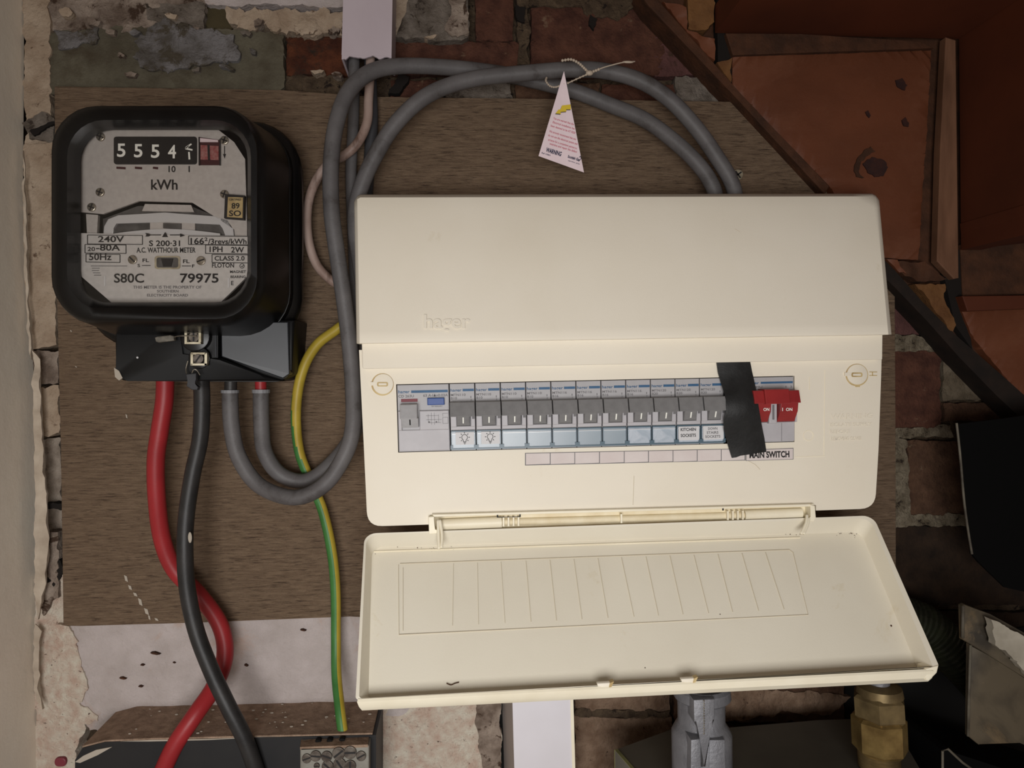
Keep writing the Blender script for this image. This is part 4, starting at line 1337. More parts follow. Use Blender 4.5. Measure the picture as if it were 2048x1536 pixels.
def MW(u, v, dd=0.0):
    """u in modules from the left, v in 0..133 from the top, dd proud of the face"""
    a, b = u / NM, v / 133.0
    p = (WC[0] * (1 - a) + WC[1] * a) * (1 - b) + (WC[3] * (1 - a) + WC[2] * a) * b
    return Vector((p.x, p.y - dd, p.z))


def box(bm, u0, v0, u1, v1, d1, d0, mi=0, bev=0.0, ds=None):
    """ds: four proudness values for tl, tr, br, bl"""
    ds = ds or [d1] * 4
    cs = [(u0, v0), (u1, v0), (u1, v1), (u0, v1)]
    f, b, fs = add_prism(bm, [MW(c[0], c[1], q) for c, q in zip(cs, ds)], [MW(c[0], c[1], d0) for c in cs], mi)
    if bev:
        r = bmesh.ops.bevel(bm, geom=[e for e in fs[0].edges], offset=bev, segments=2, profile=0.5, affect='EDGES', clamp_overlap=True)
        for x in r['faces']:
            x.material_index = mi


U = 1 / 50.0        # one picture pixel in modules


def mline(bm, u0, v0, u1, v1, w_, dd, mi=0):
    if abs(u1 - u0) * 50 > abs(v1 - v0):
        box(bm, u0, v0 - w_ / 2, u1, v0 + w_ / 2, dd, dd - 0.0003, mi)
    else:
        box(bm, u0 - w_ * U / 2, v0, u0 + w_ * U / 2, v1, dd, dd - 0.0003, mi)


def mtext(bm, s, u, v, h, wd, dd, mi=0):
    add_text(bm, s, u * 50, v, h, wd, lambda x, y: MW(x / 50.0, y, dd), mi)


F0 = 0.0002


def breaker(k, rating, code, label, holder):
    b = root('circuit_breaker', label, 'circuit breaker', MW(k + 0.5, 133, -0.03), 'circuit breakers in the fuse box')
    g = 0.018
    bm = new()
    box(bm, k + g, 0, k + 1 - g, 40, F0, -0.04, 0, 0.0003)
    box(bm, k + g, 40, k + 1 - g, 133, F0 - 0.0006, -0.04)
    mk('body', bm, 'mcb', b)
    bm = new()
    box(bm, k + g, 58, k + 13 * U, 86, F0 + 0.0035, -0.002, 0, 0.0006)
    box(bm, k + 40 * U, 58, k + 1 - g, 86, F0 + 0.0035, -0.002, 0, 0.0006)
    box(bm, k + g, 84, k + 1 - g, 92, F0 + 0.0028, -0.002, 0, 0.0005)
    mk('shoulder', bm, 'mcb_low', b)
    bm = new()
    box(bm, k + 43 * U, 65, k + 49 * U, 70, F0 + 0.0042, 0)
    mk('indicator_window', bm, 'ink_grey', b)
    bm = new()
    box(bm, k + 0.008, 36, k + 1 - 0.03, 64, 0, 0.002, 0, 0.0004, ds=[0.0085, 0.0085, 0.0115, 0.0115])
    lv = mk('lever', bm, 'lever', b)
    bm = new()
    box(bm, k + 13 * U, 62, k + 38 * U, 83, 0, 0.0, 0, 0.0004, ds=[0.0085, 0.0085, 0.005, 0.005])
    mk('lever_root', bm, 'lever', lv)
    bm = new()
    box(bm, k + 24.4 * U, 66, k + 26.8 * U, 78, 0, 0.002, 0, ds=[0.0085, 0.0085, 0.0066, 0.0066])
    mk('on_mark', bm, 'digit', lv)
    bm = new()
    mtext(bm, 'hager', k + 2 * U, 15.5, 5.6, 22, F0 + 0.0002)
    box(bm, k + 26 * U, 10.5, k + 48 * U, 15.3, F0 + 0.0002, 0)
    mk('blue_print', bm, 'blue', b)
    bm = new()
    mtext(bm, code, k + 2.5 * U, 24.5, 4.6, 29, F0 + 0.0002)
    mtext(bm, rating, k + 2.5 * U, 31, 4.6, 12, F0 + 0.0002)
    mtext(bm, '1', k + 41 * U, 29, 4, 1.6, F0 + 0.0002)
    mtext(bm, '2', k + 41 * U, 34, 3, 2.4, F0 + 0.0002)
    mk('grey_print', bm, 'ink_grey', b)
    bm = new()
    box(bm, k + 0.03, 93, k + 0.97, 130, F0 + 0.0014, -0.001, 0, 0.0003)
    hld = mk('label_holder', bm, 'holder_pale' if holder in ('pale', 'kitchen', 'down') else 'clear_holder', b)
    bm = new()
    box(bm, k + 0.03, 93, k + 0.97, 96, F0 + 0.0020, F0, 0, 0.0002)
    box(bm, k + 0.02, 96, k + 0.045, 128, F0 + 0.0022, F0)
    box(bm, k + 0.955, 96, k + 0.98, 128, F0 + 0.0022, F0)
    box(bm, k + 0.02, 128, k + 0.98, 131, F0 + 0.0022, F0)
    box(bm, k + 0.0, 122, k + 0.09, 130, F0 + 0.0028, F0)
    box(bm, k + 0.91, 122, k + 1.0, 130, F0 + 0.0028, F0)
    mk('holder_edge', bm, 'teal_edge', hld)
    bm = new()
    box(bm, k + 0.06, 98.5, k + 0.95, 100.3, F0 + 0.0024, F0, 0)
    mk('holder_glint', bm, 'shine', hld)  # pale strip painted as the highlight along the clear holder
    if holder in ('bulb', 'kitchen', 'down'):
        bm = new()
        x0, x1 = (10, 46) if holder == 'bulb' else (4, 46)
        box(bm, k + x0 * U, 96, k + x1 * U, 121 if holder == 'bulb' else 124, F0 + 0.0028, F0)
        mk('paper_label', bm, 'label_white', hld)
        bm = new()
        dd = F0 + 0.0031
        if holder == 'bulb':
            cu_, cv_ = 27.5, 106.5
            n = 16
            for i in range(n):
                a = R(125 + 290 * i / n)
                b2 = R(125 + 290 * (i + 1) / n)
                p, q = MW(k + (cu_ + 5.6 * math.cos(a)) * U, cv_ + 5.6 * math.sin(a), dd), MW(k + (cu_ + 5.6 * math.cos(b2)) * U, cv_ + 5.6 * math.sin(b2), dd)
                t_ = (q - p).normalized()
                s = t_.cross(Vector((0, 1, 0))) * 0.00018
                bm.faces.new([bm.verts.new(x) for x in (p - s, q - s, q + s, p + s)])
            for (x, y, x2, y2) in ((24.3, 111, 25.2, 115.5), (30.7, 111, 29.8, 115.5), (25, 115.5, 30, 115.5), (25.4, 117.5, 29.6, 117.5), (26.4, 119.5, 28.6, 119.5)):
                p, q = MW(k + x * U, y, dd), MW(k + x2 * U, y2, dd)
                t_ = (q - p).normalized()
                s = t_.cross(Vector((0, 1, 0))) * 0.00018
                bm.faces.new([bm.verts.new(z_) for z_ in (p - s, q - s, q + s, p + s)])
            for i in range(7):
                a = R(135 + 45 * i)
                p, q = MW(k + (cu_ + 7.6 * math.cos(a)) * U, cv_ + 7.6 * math.sin(a), dd), MW(k + (cu_ + 10.2 * math.cos(a)) * U, cv_ + 10.2 * math.sin(a), dd)
                t_ = (q - p).normalized()
                s = t_.cross(Vector((0, 1, 0))) * 0.00022
                bm.faces.new([bm.verts.new(z_) for z_ in (p - s, q - s, q + s, p + s)])
        elif holder == 'kitchen':
            mtext(bm, 'KITCHEN', k + 8 * U, 105, 6, 31, dd)
            mtext(bm, 'SOCKETS', k + 8 * U, 117, 6, 31, dd)
        else:
            mtext(bm, 'DOWN', k + 14 * U, 104, 5, 19, dd)
            mtext(bm, 'STAIRS', k + 11 * U, 112, 5, 24, dd)
            mtext(bm, 'SOCKETS', k + 8 * U, 120, 5, 31, dd)
        mk('label_print', bm, 'ink' if holder != 'down' else 'ink_grey', hld)
    return b


info = [
    ('B10', 'MTN110', 'circuit breaker B10 with a light bulb label, beside the double residual current device', 'bulb'),
    ('B10', 'MTN110', 'circuit breaker B10 with a light bulb label, second breaker of the row', 'bulb'),
    ('B10', 'MTN110', 'circuit breaker B10 with a blank label, just right of the bulb labels', 'clear'),
    ('B10', 'MTN110', 'circuit breaker B10 with a blank label, next to the first B16 breaker', 'clear'),
    ('B16', 'MTN116', 'circuit breaker B16 with a blank label, leftmost of the four B16 breakers', 'clear'),
    ('B16', 'MTN116', 'circuit breaker B16 with a blank label, second of the four B16 breakers', 'clear'),
    ('B16', 'MTN116', 'circuit breaker B16 with a blank label, third of the four B16 breakers', 'clear'),
    ('B16', 'MTN116', 'circuit breaker B16 with a shiny blank label, rightmost of the four B16 breakers', 'pale'),
    ('B20', 'MTN120', 'circuit breaker B20 with a blank shiny label, left of the kitchen sockets breaker', 'pale'),
    ('B20', 'MTN120', 'circuit breaker B20 with a white KITCHEN SOCKETS label', 'kitchen'),
    ('B20', 'MTN120', 'circuit breaker B20 with a DOWN STAIRS SOCKETS label, left of the black tape', 'down'),
]
for i, (rt_, cd, lb, hl) in enumerate(info):
    breaker(2.04 + i * 1.0, rt_, cd, lb, hl)

# residual current device
b = root('residual_current_device', 'double-width grey trip switch with a blue test button, left end of row', 'trip switch', MW(1, 133, -0.03))
bm = new()
box(bm, 0.02, 0, 2.02, 133, F0, -0.04, 0, 0.0004)
mk('body', bm, 'mcb', b)
bm = new()
box(bm, 0.04, 90, 2.0, 131, F0 + 0.0012, 0, 0, 0.0003)
box(bm, 0.04, 52, 0.17, 90, F0 + 0.0025, 0, 0, 0.0004)
box(bm, 0.86, 52, 2.0, 90, F0 + 0.0025, 0, 0, 0.0005)
mk('lower_shield', bm, 'mcb_low', b)
bm = new()
box(bm, 7 * U, 38, 40 * U, 66, 0, 0.001, 0, 0.0006, ds=[0.008, 0.008, 0.011, 0.011])
lv = mk('lever', bm, 'lever_light', b)
bm = new()
box(bm, 9 * U, 65, 41 * U, 84, 0, 0.0, 0, 0.0003, ds=[0.008, 0.008, 0.005, 0.005])
mk('lever_root', bm, 'lever_light', lv)
bm = new()
box(bm, 24 * U, 68, 26.4 * U, 79, 0, 0.002, 0, ds=[0.0079, 0.0079, 0.0062, 0.0062])
mk('on_mark', bm, 'ink', lv)
bm = new()
box(bm, 8 * U, 28, 40 * U, 34, F0 + 0.0004, 0)
mk('state_flag', bm, 'maroon', b)
bm = new()
box(bm, 59 * U, 27, 92 * U, 41, 0.003, 0, 0, 0.0005)
mk('test_button', bm, 'blue_button', b)
bm = new()
mtext(bm, 'hager', 3 * U, 16.5, 6, 22, F0 + 0.0002)
box(bm, 28 * U, 11.5, 99 * U, 16.5, F0 + 0.0002, 0)
mk('blue_print', bm, 'blue', b)
bm = new()
mtext(bm, 'CD 263U', 3 * U, 25, 5, 30, F0 + 0.0002)
mtext(bm, '63 A-I∆n0.03A', 51 * U, 24.5, 5, 48, F0 + 0.0002)
mtext(bm, 'TEST REGULARLY', 66 * U, 45, 2.4, 22, F0 + 0.0002)
q = F0 + 0.0027
for (u0, v0, u1, v1) in ((60, 59, 60, 76), (66, 56, 66, 80), (72, 56, 72, 80), (56, 62, 80, 62), (56, 70, 86, 70), (60, 76, 84, 76), (80, 60, 80, 76), (88, 58, 98, 58), (88, 66, 98, 66), (88, 66, 88, 78), (98, 66, 98, 78), (88, 78, 98, 78), (88, 58, 88, 64)):
    mline(bm, u0 * U, v0, u1 * U, v1, 0.55, q)
box(bm, 60 * U, 73, 63 * U, 76, q, q - 0.0003)
box(bm, 74 * U, 73, 77 * U, 76, q, q - 0.0003)
mk('grey_print', bm, 'ink_grey', b)

# main switch
ms = root('main_switch', 'double-width main switch with red levers marked ON, right end of row', 'switch', MW(15, 133, -0.03))
u0, u1 = 13.98, 15.93
bm = new()
box(bm, u0, 0, u1, 133, F0, -0.04, 0, 0.0004)
mk('body', bm, 'mcb', ms)
bm = new()
box(bm, u0, 92, u1, 131, F0 + 0.0014, 0, 0, 0.0003)
mk('lower_shield', bm, 'mcb_low', ms)
bm = new()
box(bm, u0 + 0.05, 26, u0 + 0.72, 52, 0, 0.001, 0, 0.0006, ds=[0.010, 0.010, 0.013, 0.013])
box(bm, u0 + 0.45, 24, u0 + 1.45, 53, 0, 0.001, 0, 0.0006, ds=[0.0125, 0.0125, 0.0150, 0.0150])
box(bm, u0 + 1.4, 27, u1 - 0.02, 52, 0, 0.001, 0, 0.0006, ds=[0.010, 0.010, 0.013, 0.013])
lv = mk('lever_bridge', bm, 'switch_red', ms)
for (a, c) in ((u0 + 0.04, u0 + 0.78), (u0 + 1.16, u1 - 0.06)):
    bm = new()
    box(bm, a, 50, c, 70, 0, 0.0, 0, 0.0005, ds=[0.0105, 0.0105, 0.0095, 0.0095])
    box(bm, a, 69, c, 91, 0, 0.0, 0, 0.0005, ds=[0.0096, 0.0096, 0.004, 0.004])
    mk('lever', bm, 'switch_red', ms)
bm = new()
box(bm, u0 + 0.80, 48, u0 + 1.14, 94, 0.0055, 0.0, 0, 0.0008)
box(bm, u1 - 0.05, 52, u1 + 0.03, 92, 0.0050, 0.0, 0, 0.0008)
mk('cheek', bm, 'mcb_low', ms)
bm = new()
box(bm, u0 + 0.93, 56, u0 + 1.01, 86, 0.0058, 0.005)
box(bm, u0 + 1.4, 94, u0 + 1.415, 131, F0 + 0.0016, 0)
mk('cheek_slot', bm, 'ink_grey', ms)
bm = new()
mtext(bm, 'hager', u0 + 0.03, 14, 5.6, 24, F0 + 0.0002)
box(bm, u0 + 0.58, 9.5, u1 - 0.04, 13.5, F0 + 0.0002, 0)
mk('blue_print', bm, 'blue', ms)
bm = new()
mtext(bm, 'SB 299U', u0 + 0.04, 22, 4.4, 30, F0 + 0.0002)
mtext(bm, '1', u1 - 0.34, 22.5, 4, 1.6, F0 + 0.0002)
mtext(bm, '3', u1 - 0.14, 22.5, 4, 3, F0 + 0.0002)
mk('grey_print', bm, 'ink_grey', ms)
bm = new()
mtext(bm, 'ON', u0 + 0.44, 67, 6, 12, 0.0108)
mtext(bm, 'I', u0 + 1.21, 68, 6.5, 1.3, 0.0108)
mtext(bm, 'ON', u0 + 1.36, 68, 6, 13, 0.0108)
mk('on_print', bm, 'digit', ms)

# electrical tape hanging over the gap in the row
bm = new()
tp = [(724, 1433, 1500), (745, 1436, 1504), (762, 1441, 1508), (785, 1448, 1513), (800, 1452, 1515), (820, 1452, 1518), (838, 1447, 1521), (860, 1448, 1525), (880, 1453, 1529), (900, 1459, 1532), (907, 1461, 1533), (916, 1464, 1500)]
ds = [0.0795, 0.0800, 0.0812, 0.0850, 0.0885, 0.0892, 0.0880, 0.0845, 0.0820, 0.0805, 0.0800, 0.0798]
rows = []
for (y, a, c), d in zip(tp, ds):
    row = []
    for j in range(9):
        s = j / 8
        yy = y - 3 * s if y < 910 else y - 9 * s * (1 if s > 0.2 else 0)
        if y >= 910:
            xx = 1464 + (1532 - 1464) * s
            yy = 914 - 10 * s + (2 if s < 0.2 else 0)
        else:
            xx = a + (c - a) * s
        row.append(P(xx, yy, d + 0.0012 * math.sin(math.pi * s) + 0.0004 * noise.noise(Vector((xx * 0.08, yy * 0.08, 0)))))
    rows.append(row)
V = [[bm.verts.new(p) for p in r_] for r_ in rows]
for a, c in zip(V[:-1], V[1:]):
    for i in range(8):
        bm.faces.new((a[i], a[i + 1], c[i + 1], c[i]))
r = bmesh.ops.extrude_face_region(bm, geom=bm.faces[:])
for g_ in r['geom']:
    if isinstance(g_, bmesh.types.BMVert):
        g_.co.y += 0.0004
mk('tape_strip', bm, 'tape', None, smooth=True, auto=40, label='strip of black insulating tape stuck across the fuse box front', cat='tape')

# ================================================================ WARNING TAG
wt = root('warning_tag', 'white triangular warning tag tied to the grey cables', 'tag', P(1128, 142, 0.05))
tri = [(1128, 142), (1168, 345), (1077, 312)]
td = [0.056, 0.046, 0.046]
tw = [P(a[0], a[1], q) for a, q in zip(tri, td)]
tn = (tw[1] - tw[0]).cross(tw[2] - tw[0]).normalized()
if tn.y > 0:
    tn = -tn
bm = new()
add_prism(bm, tw, [p - tn * 0.0004 for p in tw])
mk('card', bm, 'card', wt)


def ontag(px, py, lift=0.0002):
    v = CR @ Vector(((px - 1024) / FPX, -(py - 768) / FPX, -1.0))
    t_ = (tw[0] - CAMLOC).dot(tn) / v.dot(tn)
    return CAMLOC + v * t_ + tn * lift


bm = new()
an = 0.30
for (s, x, y, h, wd) in (('You are warned that the', 1106, 238, 4.2, 43), ('Electrical installation has', 1105, 246, 4.2, 46), ('been deemed to be AT RISK', 1101, 253, 4.2, 52),
                         ('We strongly recommend that you', 1098, 264, 4.2, 56), ('do not use this electrical system and', 1096, 272, 4.2, 61), ('arrange for a competent person to', 1096, 281, 4.2, 60), ('examine and repair the defect', 1099, 289, 4.2, 57)):
    add_text(bm, s, x, y, h, wd, ontag, ang=an)
mk('red_print', bm, 'print_red', wt)
bm = new()
BOLD = 0.04
add_text(bm, 'WARNING', 1091, 303, 8.5, 32, ontag, ang=an)
add_text(bm, 'Scottish Gas', 1135, 315, 5.2, 25, ontag, ang=an)
BOLD = 0.018
add_text(bm, 'Ref 10001', 1083, 307, 3, 18, ontag, ang=an)
add_text(bm, 'serving you', 1136, 322, 2.4, 24, ontag, ang=an)
for a, c in (((1157, 323), (1162, 318)), ((1162, 318), (1161, 312)), ((1161, 312), (1158, 315))):
    A, B_ = ontag(*a), ontag(*c)
    t_ = (B_ - A).normalized()
    s = t_.cross(tn) * 0.0002
    bm.faces.new([bm.verts.new(p) for p in (A - s, B_ - s, B_ + s, A + s)])
mk('dark_print', bm, 'print_navy', wt)
bm = new()
for off, mi in (((-1.0, 1.6), 1), ((0, 0), 0)):
    pts = [(1124, 211), (1141, 209), (1142, 219), (1132, 219), (1133, 223), (1121, 224), (1122, 228), (1111, 227), (1117, 219), (1121, 219)]
    vs = [bm.verts.new(ontag(x + off[0], y + off[1], 0.0003 if mi == 0 else 0.00015)) for x, y in pts]
    bm.faces.new(vs).material_index = mi
mk('lightning_symbol', bm, ['bolt_yellow', 'ink'], wt)
# beaded tie
bm = new()
p1 = catmull([P(1125, 121, 0.046), P(1142, 119, 0.050), P(1157, 126, 0.053), P(1168, 136, 0.055), P(1178, 146, 0.056)], 6)
p2 = catmull([P(1178, 147, 0.056), P(1160, 155, 0.056), P(1136, 166, 0.056)], 6)
p3 = catmull([P(1178, 146, 0.056), P(1192, 141, 0.056), P(1210, 134, 0.056), P(1245, 125, 0.055), P(1270, 123, 0.054)], 6)
p4 = catmull([P(1128, 168, 0.054), P(1112, 174, 0.052), P(1100, 172, 0.049), P(1092, 162, 0.046), P(1093, 156, 0.040)], 6)
for p in (p1, p2, p3, p4):
    add_tube(bm, p, 0.0005, 6)
for p, c in ((p1, 0.0011), (p2, 0.0008), (p3[:10], 0.0011), (p4, 0.0008)):
    for q_ in p[::2]:
        add_ball(bm, q_, c, u=8, v=6)
add_ball(bm, P(1179, 146, 0.0565), 0.0024, (1.2, 0.8, 0.8))
add_ball(bm, P(1256, 124, 0.0548), 0.0010, (4.5, 0.7, 0.9))
mk('beaded_tie', bm, 'bead', wt, smooth=True)

# ================================================================ LOWER LEFT: fuse box and earth terminal
sf = root('service_fuse_box', 'black box with a dusty brown top at the bottom left corner', 'fuse box', P(400, 1530, 0.0))
top = [P(150, 1512, 0.050), P(182, 1482, 0.050), P(240, 1480, 0.050), P(756, 1466, 0.050), P(756, 1466, WD + 0.003), P(760, 1430, WD + 0.003), P(200, 1462, WD + 0.003)]
bm = new()
zt = P(400, 1478, 0.050).z
add_slab(bm, [(150, 1520), (165, 1496), (210, 1484), (300, 1480), (560, 1474), (752, 1470), (752, 1640), (150, 1640)], 0.050, -0.012)
mk('case', bm, 'black_box', sf)
bm = new()
tpf = [(165, 1495), (210, 1483.5), (300, 1479.5), (560, 1473.5), (745, 1469)]
F = [P(x, y, 0.0502) for x, y in tpf]
Bk = [Vector((v.x, 0.012, v.z + 0.0005)) for v in F]
Bk[-1].x += 0.0
add_prism(bm, F + Bk[::-1], [v + Vector((0, 0, 0.0012)) for v in F + Bk[::-1]])
mk('dusty_top', bm, 'dust_brown', sf)
bm = new()
random.seed(3)
for i in range(46):
    x = random.uniform(240, 740)
    y0 = 1480 - (x - 300) * 0.024
    p = P(x, y0, 0.0502)
    dy = random.uniform(0.004, 0.055)
    c = Vector((p.x, p.y + dy, p.z + 0.0016))
    add_ball(bm, c, random.uniform(0.0004, 0.0011), (1.4, 1, 0.6), u=6, v=4)
mk('plaster_crumbs', bm, 'chip_white', sf, kind='stuff')
bm = new()
add_slab(bm, [(150, 1524), (166, 1512), (192, 1500), (224, 1494), (196, 1510), (160, 1526)], 0.0508, 0.049)
add_slab(bm, [(240, 1483), (300, 1480), (420, 1478), (560, 1472), (420, 1480), (300, 1483)], 0.0506, 0.049)
mk('chipped_edge', bm, 'chip_white', sf)
slab('cable_plug', rrect(108, 1516, 132, 1534, 8, 4), WD + 0.0115, WD, 'maroon', wall, bev=0.001)
et = root('earth_terminal', 'grey block with slotted screws where the striped earth cable ends', 'terminal block', P(672, 1530, 0.03))
bm = new()
ED = 0.062
add_slab(bm, rect(600, 1495, 738, 1660, 0.022), ED, 0.0505, bev=0.0010)
ebk = mk('block', bm, 'resin', et)
bm = new()
F = [P(600, 1494, ED), P(736, 1489, ED)]
Bk = [P(603, 1474, 0.046), P(738, 1469, 0.046)]
add_prism(bm, [F[0], F[1], Bk[1], Bk[0]], [v + Vector((0, 0, -0.002)) for v in (F[0], F[1], Bk[1], Bk[0])])
mk('block_top', bm, 'dust_brown', et)
for i, (x, y, q, a) in enumerate(((613, 1518, 9.5, -20), (631, 1513, 11, 5), (653, 1514, 11, 18), (677, 1508, 13, -38), (700, 1506, 13, -3), (722, 1513, 10, -28), (655, 1534, 12, 40), (679, 1530, 13, 55), (700, 1533, 12, 90), (633, 1533, 6, 0), (614, 1548, 10, 0), (722, 1548, 10, 20))):
    screw('clamp_screw', x, y, q, ED, ebk, 'screw_dark', a)
bm = new()
for (x, y) in ((636, 1483), (659, 1482), (684, 1480)):
    add_disc(bm, x, y, 6, 0.0555, 0.052, 12, 0, squash=0.45)
mk('wire_hole', bm, 'void', et)
bm = new()
for dx in (-5, -1, 3):
    add_tube(bm, [P(686 + dx, 1462, 0.046), P(683 + dx * 0.6, 1483, 0.0535)], 0.0005, 6)
mk('copper_strands', bm, 'brass_old', et)

# ================================================================ LOWER RIGHT: gas pipework and boxes
gm = root('gas_meter_case', 'dark grey metal case with an olive painted rim, bottom edge', 'meter', P(1480, 1530, 0.05))
c0 = P(1229, 1500, 0.052)
zt = c0.z
def at_z(px, py, z):
    v = CR @ Vector(((px - 1024) / FPX, -(py - 768) / FPX, -1.0))
    t_ = (z - CAMLOC.z) / v.z
    return CAMLOC + v * t_
tq = [at_z(1229, 1500, zt), at_z(1345, 1458, zt), at_z(1460, 1455, zt), at_z(1640, 1440, zt), at_z(1780, 1436, zt), at_z(1900, 1640, zt), at_z(1350, 1640, zt)]
tq = [Vector((p.x, min(p.y, 0.008), p.z)) for p in tq]
bm = new()
add_prism(bm, tq, [p + Vector((0, 0, -0.10)) for p in tq])
mk('case_body', bm, 'case_metal', gm)
bm = new()
A, B_ = at_z(1229, 1500, zt), at_z(1350, 1640, zt)
for (a, c, wv) in ((A, B_, Vector((0.0025, 0.001, 0))), (A, Vector((A.x, A.y, A.z - 0.09)), Vector((0.003, 0.0, 0)))):
    add_prism(bm, [a + Vector((0, -0.0006, 0.0006)), c + Vector((0, -0.0006, 0.0006)), c + wv + Vector((0, -0.0006, 0.0006)), a + wv + Vector((0, -0.0006, 0.0006))],
              [a + Vector((0, 0.0012, -0.001)), c + Vector((0, 0.0012, -0.001)), c + wv + Vector((0, 0.0012, -0.001)), a + wv + Vector((0, 0.0012, -0.001))])
mk('painted_rim', bm, 'case_edge', gm)


def turned(name, prof, m, parent, n=24, ax=None, sides=None, **k):
    """prof: (px y, radius px) down an axis; ax = (px x at top, px x at bottom, d)"""
    bm = new()
    y0, y1 = prof[0][0], prof[-1][0]
    loops = []
    for (y, r_) in prof:
        x = ax[0] + (ax[1] - ax[0]) * (y - y0) / max(1e-6, (y1 - y0))
        c = P(x, y, ax[2])
        rr = r_ * ppx(ax[2])
        nn = sides or n
        loops.append([c + Vector((rr * math.cos(2 * math.pi * (i + (0 if nn == 6 else 0.5)) / nn), rr * math.sin(2 * math.pi * (i + (0 if nn == 6 else 0.5)) / nn), 0)) for i in range(nn)])
    loft(bm, loops, cap0=True, cap1=True)
    return mk(name, bm, m, parent, smooth=not sides, auto=35, **k)


gf = root('gas_fitting', 'cast grey metal pipe union standing below the middle of the open lid', 'pipe fitting', P(1402, 1530, 0.115))
GX = (1402, 1405, 0.115)
turned('collar', [(1368, 52), (1374, 58), (1392, 58), (1398, 50)], 'cast_grey', gf, ax=GX)
turned('neck', [(1394, 46), (1402, 49), (1412, 48), (1442, 48), (1454, 56), (1464, 61), (1500, 61), (1640, 61)], 'cast_grey', gf, ax=GX)
bm = new()
add_slab(bm, [(1387, 1400), (1430, 1398), (1430, 1440), (1417, 1466), (1412, 1536), (1404, 1536), (1402, 1466), (1388, 1444)], 0.1375, 0.118, bev=0.0015)
mk('boss', bm, 'cast_grey', gf, smooth=True, auto=40)
bm = new()
add_slab(bm, [(1382, 1480), (1402, 1478), (1404, 1640), (1380, 1640)], 0.1365, 0.118, bev=0.001)
add_slab(bm, [(1418, 1480), (1450, 1480), (1455, 1640), (1418, 1640)], 0.1355, 0.118, bev=0.001)
mk('flat', bm, 'cast_grey', gf, smooth=True, auto=40)
bm = new()
for y in range(1402, 1470, 5):
    add_ball(bm, P(1408, y, 0.1377), 0.0006, u=6, v=4)
mk('casting_seam', bm, 'steel', gf)

bf = root('brass_fitting', 'brass hexagonal pipe coupling at the lower right', 'pipe fitting', P(1758, 1530, 0.10))
BX = (1757, 1760, 0.100)
turned('top_ring', [(1366, 30), (1372, 44), (1388, 46), (1392, 40)], 'brass_old', bf, ax=BX)
turned('upper_nut', [(1386, 46), (1392, 54), (1428, 54), (1434, 48)], 'brass_old', bf, ax=BX, sides=6)
turned('coupling_nut', [(1430, 46), (1436, 54), (1494, 54), (1502, 46)], 'brass', bf, ax=BX, sides=8)
thr = [(1500, 38)]
for i in range(6):
    thr += [(1503 + i * 6, 42), (1506 + i * 6, 38)]
thr += [(1545, 38)]
turned('thread', thr, 'brass_old', bf, ax=BX)
turned('pipe', [(1545, 34), (1660, 34)], 'brass_old', bf, ax=(1760, 1763, 0.100))
turned('riser_pipe', [(1300, 22), (1368, 22)], 'cast_grey', bf, ax=(1755, 1757, 0.100))

# corrugated hose
bm = new()
path = catmull([P(1790, 1230, 0.012), P(1850, 1255, 0.015), P(1900, 1300, 0.018), P(1950, 1350, 0.020), P(2010, 1420, 0.020)], 26)
add_tube(bm, path, lambda t_: (0.0185 if int(t_ * 52) % 2 else 0.0165), 24)
mk('corrugated_hose', bm, 'hose', None, smooth=False, label='dark ribbed hose behind the lower right of the open lid', cat='hose')

# black panel at the right edge
bp = root('black_panel', 'large matt black panel with a worn pale edge at the right side', 'panel', P(1985, 1000, 0.02))
slab('panel_sheet', [(1916, 848), (2000, 838), (2260, 800), (2260, 1230), (2010, 1175), (1958, 1125), (1944, 1108), (1930, 990)], 0.055, 0.0525, 'panel_black', bp)
bm = new()
add_tube(bm, catmull([P(1913, 846, 0.0555), P(1917, 880, 0.0555), P(1922, 930, 0.0555), P(1928, 1000, 0.0555), P(1936, 1060, 0.0555), P(1944, 1108, 0.0555)]), 0.0009, 8)
mk('worn_edge', bm, 'worn_edge', bp)

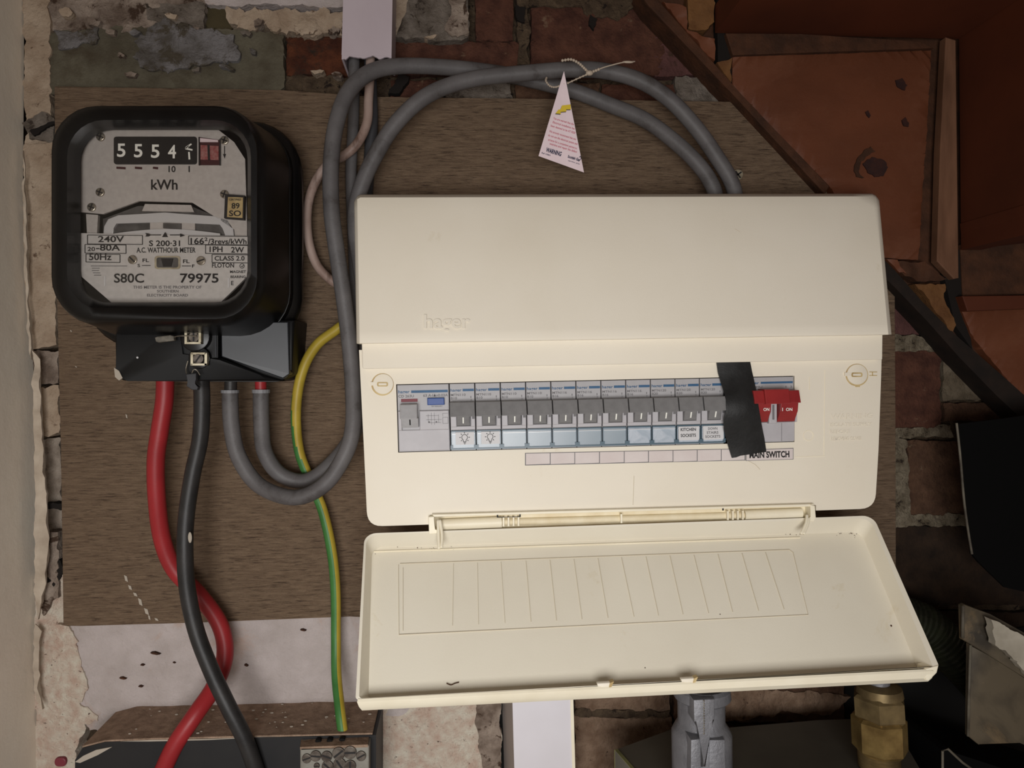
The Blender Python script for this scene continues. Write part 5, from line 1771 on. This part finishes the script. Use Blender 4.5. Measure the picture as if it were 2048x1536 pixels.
# bent steel bracket
sb = root('steel_bracket', 'bent shiny sheet steel bracket with dark stains at the right side', 'bracket', P(2000, 1480, 0.08))
bm = new()
add_slab(bm, [(1924, 1212), (1930, 1209), (1980, 1228), (2060, 1272), (2200, 1330), (2200, 1435), (2060, 1362), (1990, 1318), (1926, 1280)], [0.100, 0.100, 0.103, 0.106, 0.112, 0.112, 0.106, 0.103, 0.100], 0.096, bev=0.0008)
mk('flange', bm, 'steel_sheet', sb, smooth=True, auto=40)
patch('bare_metal', [(1984, 1240), (2060, 1278), (2200, 1338), (2200, 1428), (2058, 1352), (2030, 1322), (2012, 1300), (1992, 1290), (1988, 1262)], 0.1128, 0.106, 'steel_bright', sb, jit=3, step=5, grid=0, amp=0, seed=301)
bm = new()
add_slab(bm, [(1938, 1288), (1990, 1318), (2060, 1364), (2200, 1440), (2200, 1560), (2040, 1484), (1958, 1490), (1936, 1472)], [0.095, 0.097, 0.100, 0.106, 0.106, 0.100, 0.096, 0.095], 0.092, bev=0.0006)
mk('web', bm, 'steel_sheet', sb, smooth=True, auto=40)
bm = new()
add_tube(bm, [P(1941, 1290, 0.0955), P(1938, 1380, 0.0955), P(1936, 1472, 0.0955)], 0.0010, 8)
add_tube(bm, [P(1926, 1212, 0.100), P(1925, 1276, 0.100)], 0.0012, 8)
mk('rolled_edge', bm, 'worn_edge', sb, smooth=True)
kb = root('lower_box', 'corner of a black box with a rusty edge, bottom right', 'box', P(1960, 1530, 0.06))
slab('box_front', [(1884, 1500), (1895, 1497), (1910, 1506), (2200, 1600), (2200, 1700), (1884, 1700)], 0.085, 0.02, 'panel_black', kb)
bm = new()
add_tube(bm, [P(1885, 1600, 0.0855), P(1885, 1502, 0.0855), P(1896, 1498, 0.0855), P(1925, 1525, 0.0855), P(1990, 1570, 0.0855)], 0.0009, 8)
mk('rusty_edge', bm, 'worn_edge', kb)
# near-black sheet low down on the right, standing in for deep shade
slab('shade_fill_2', [(1690, 1330), (2300, 1200), (2300, 1700), (1690, 1700)], WD - 0.002, WD - 0.010, 'void', wall)
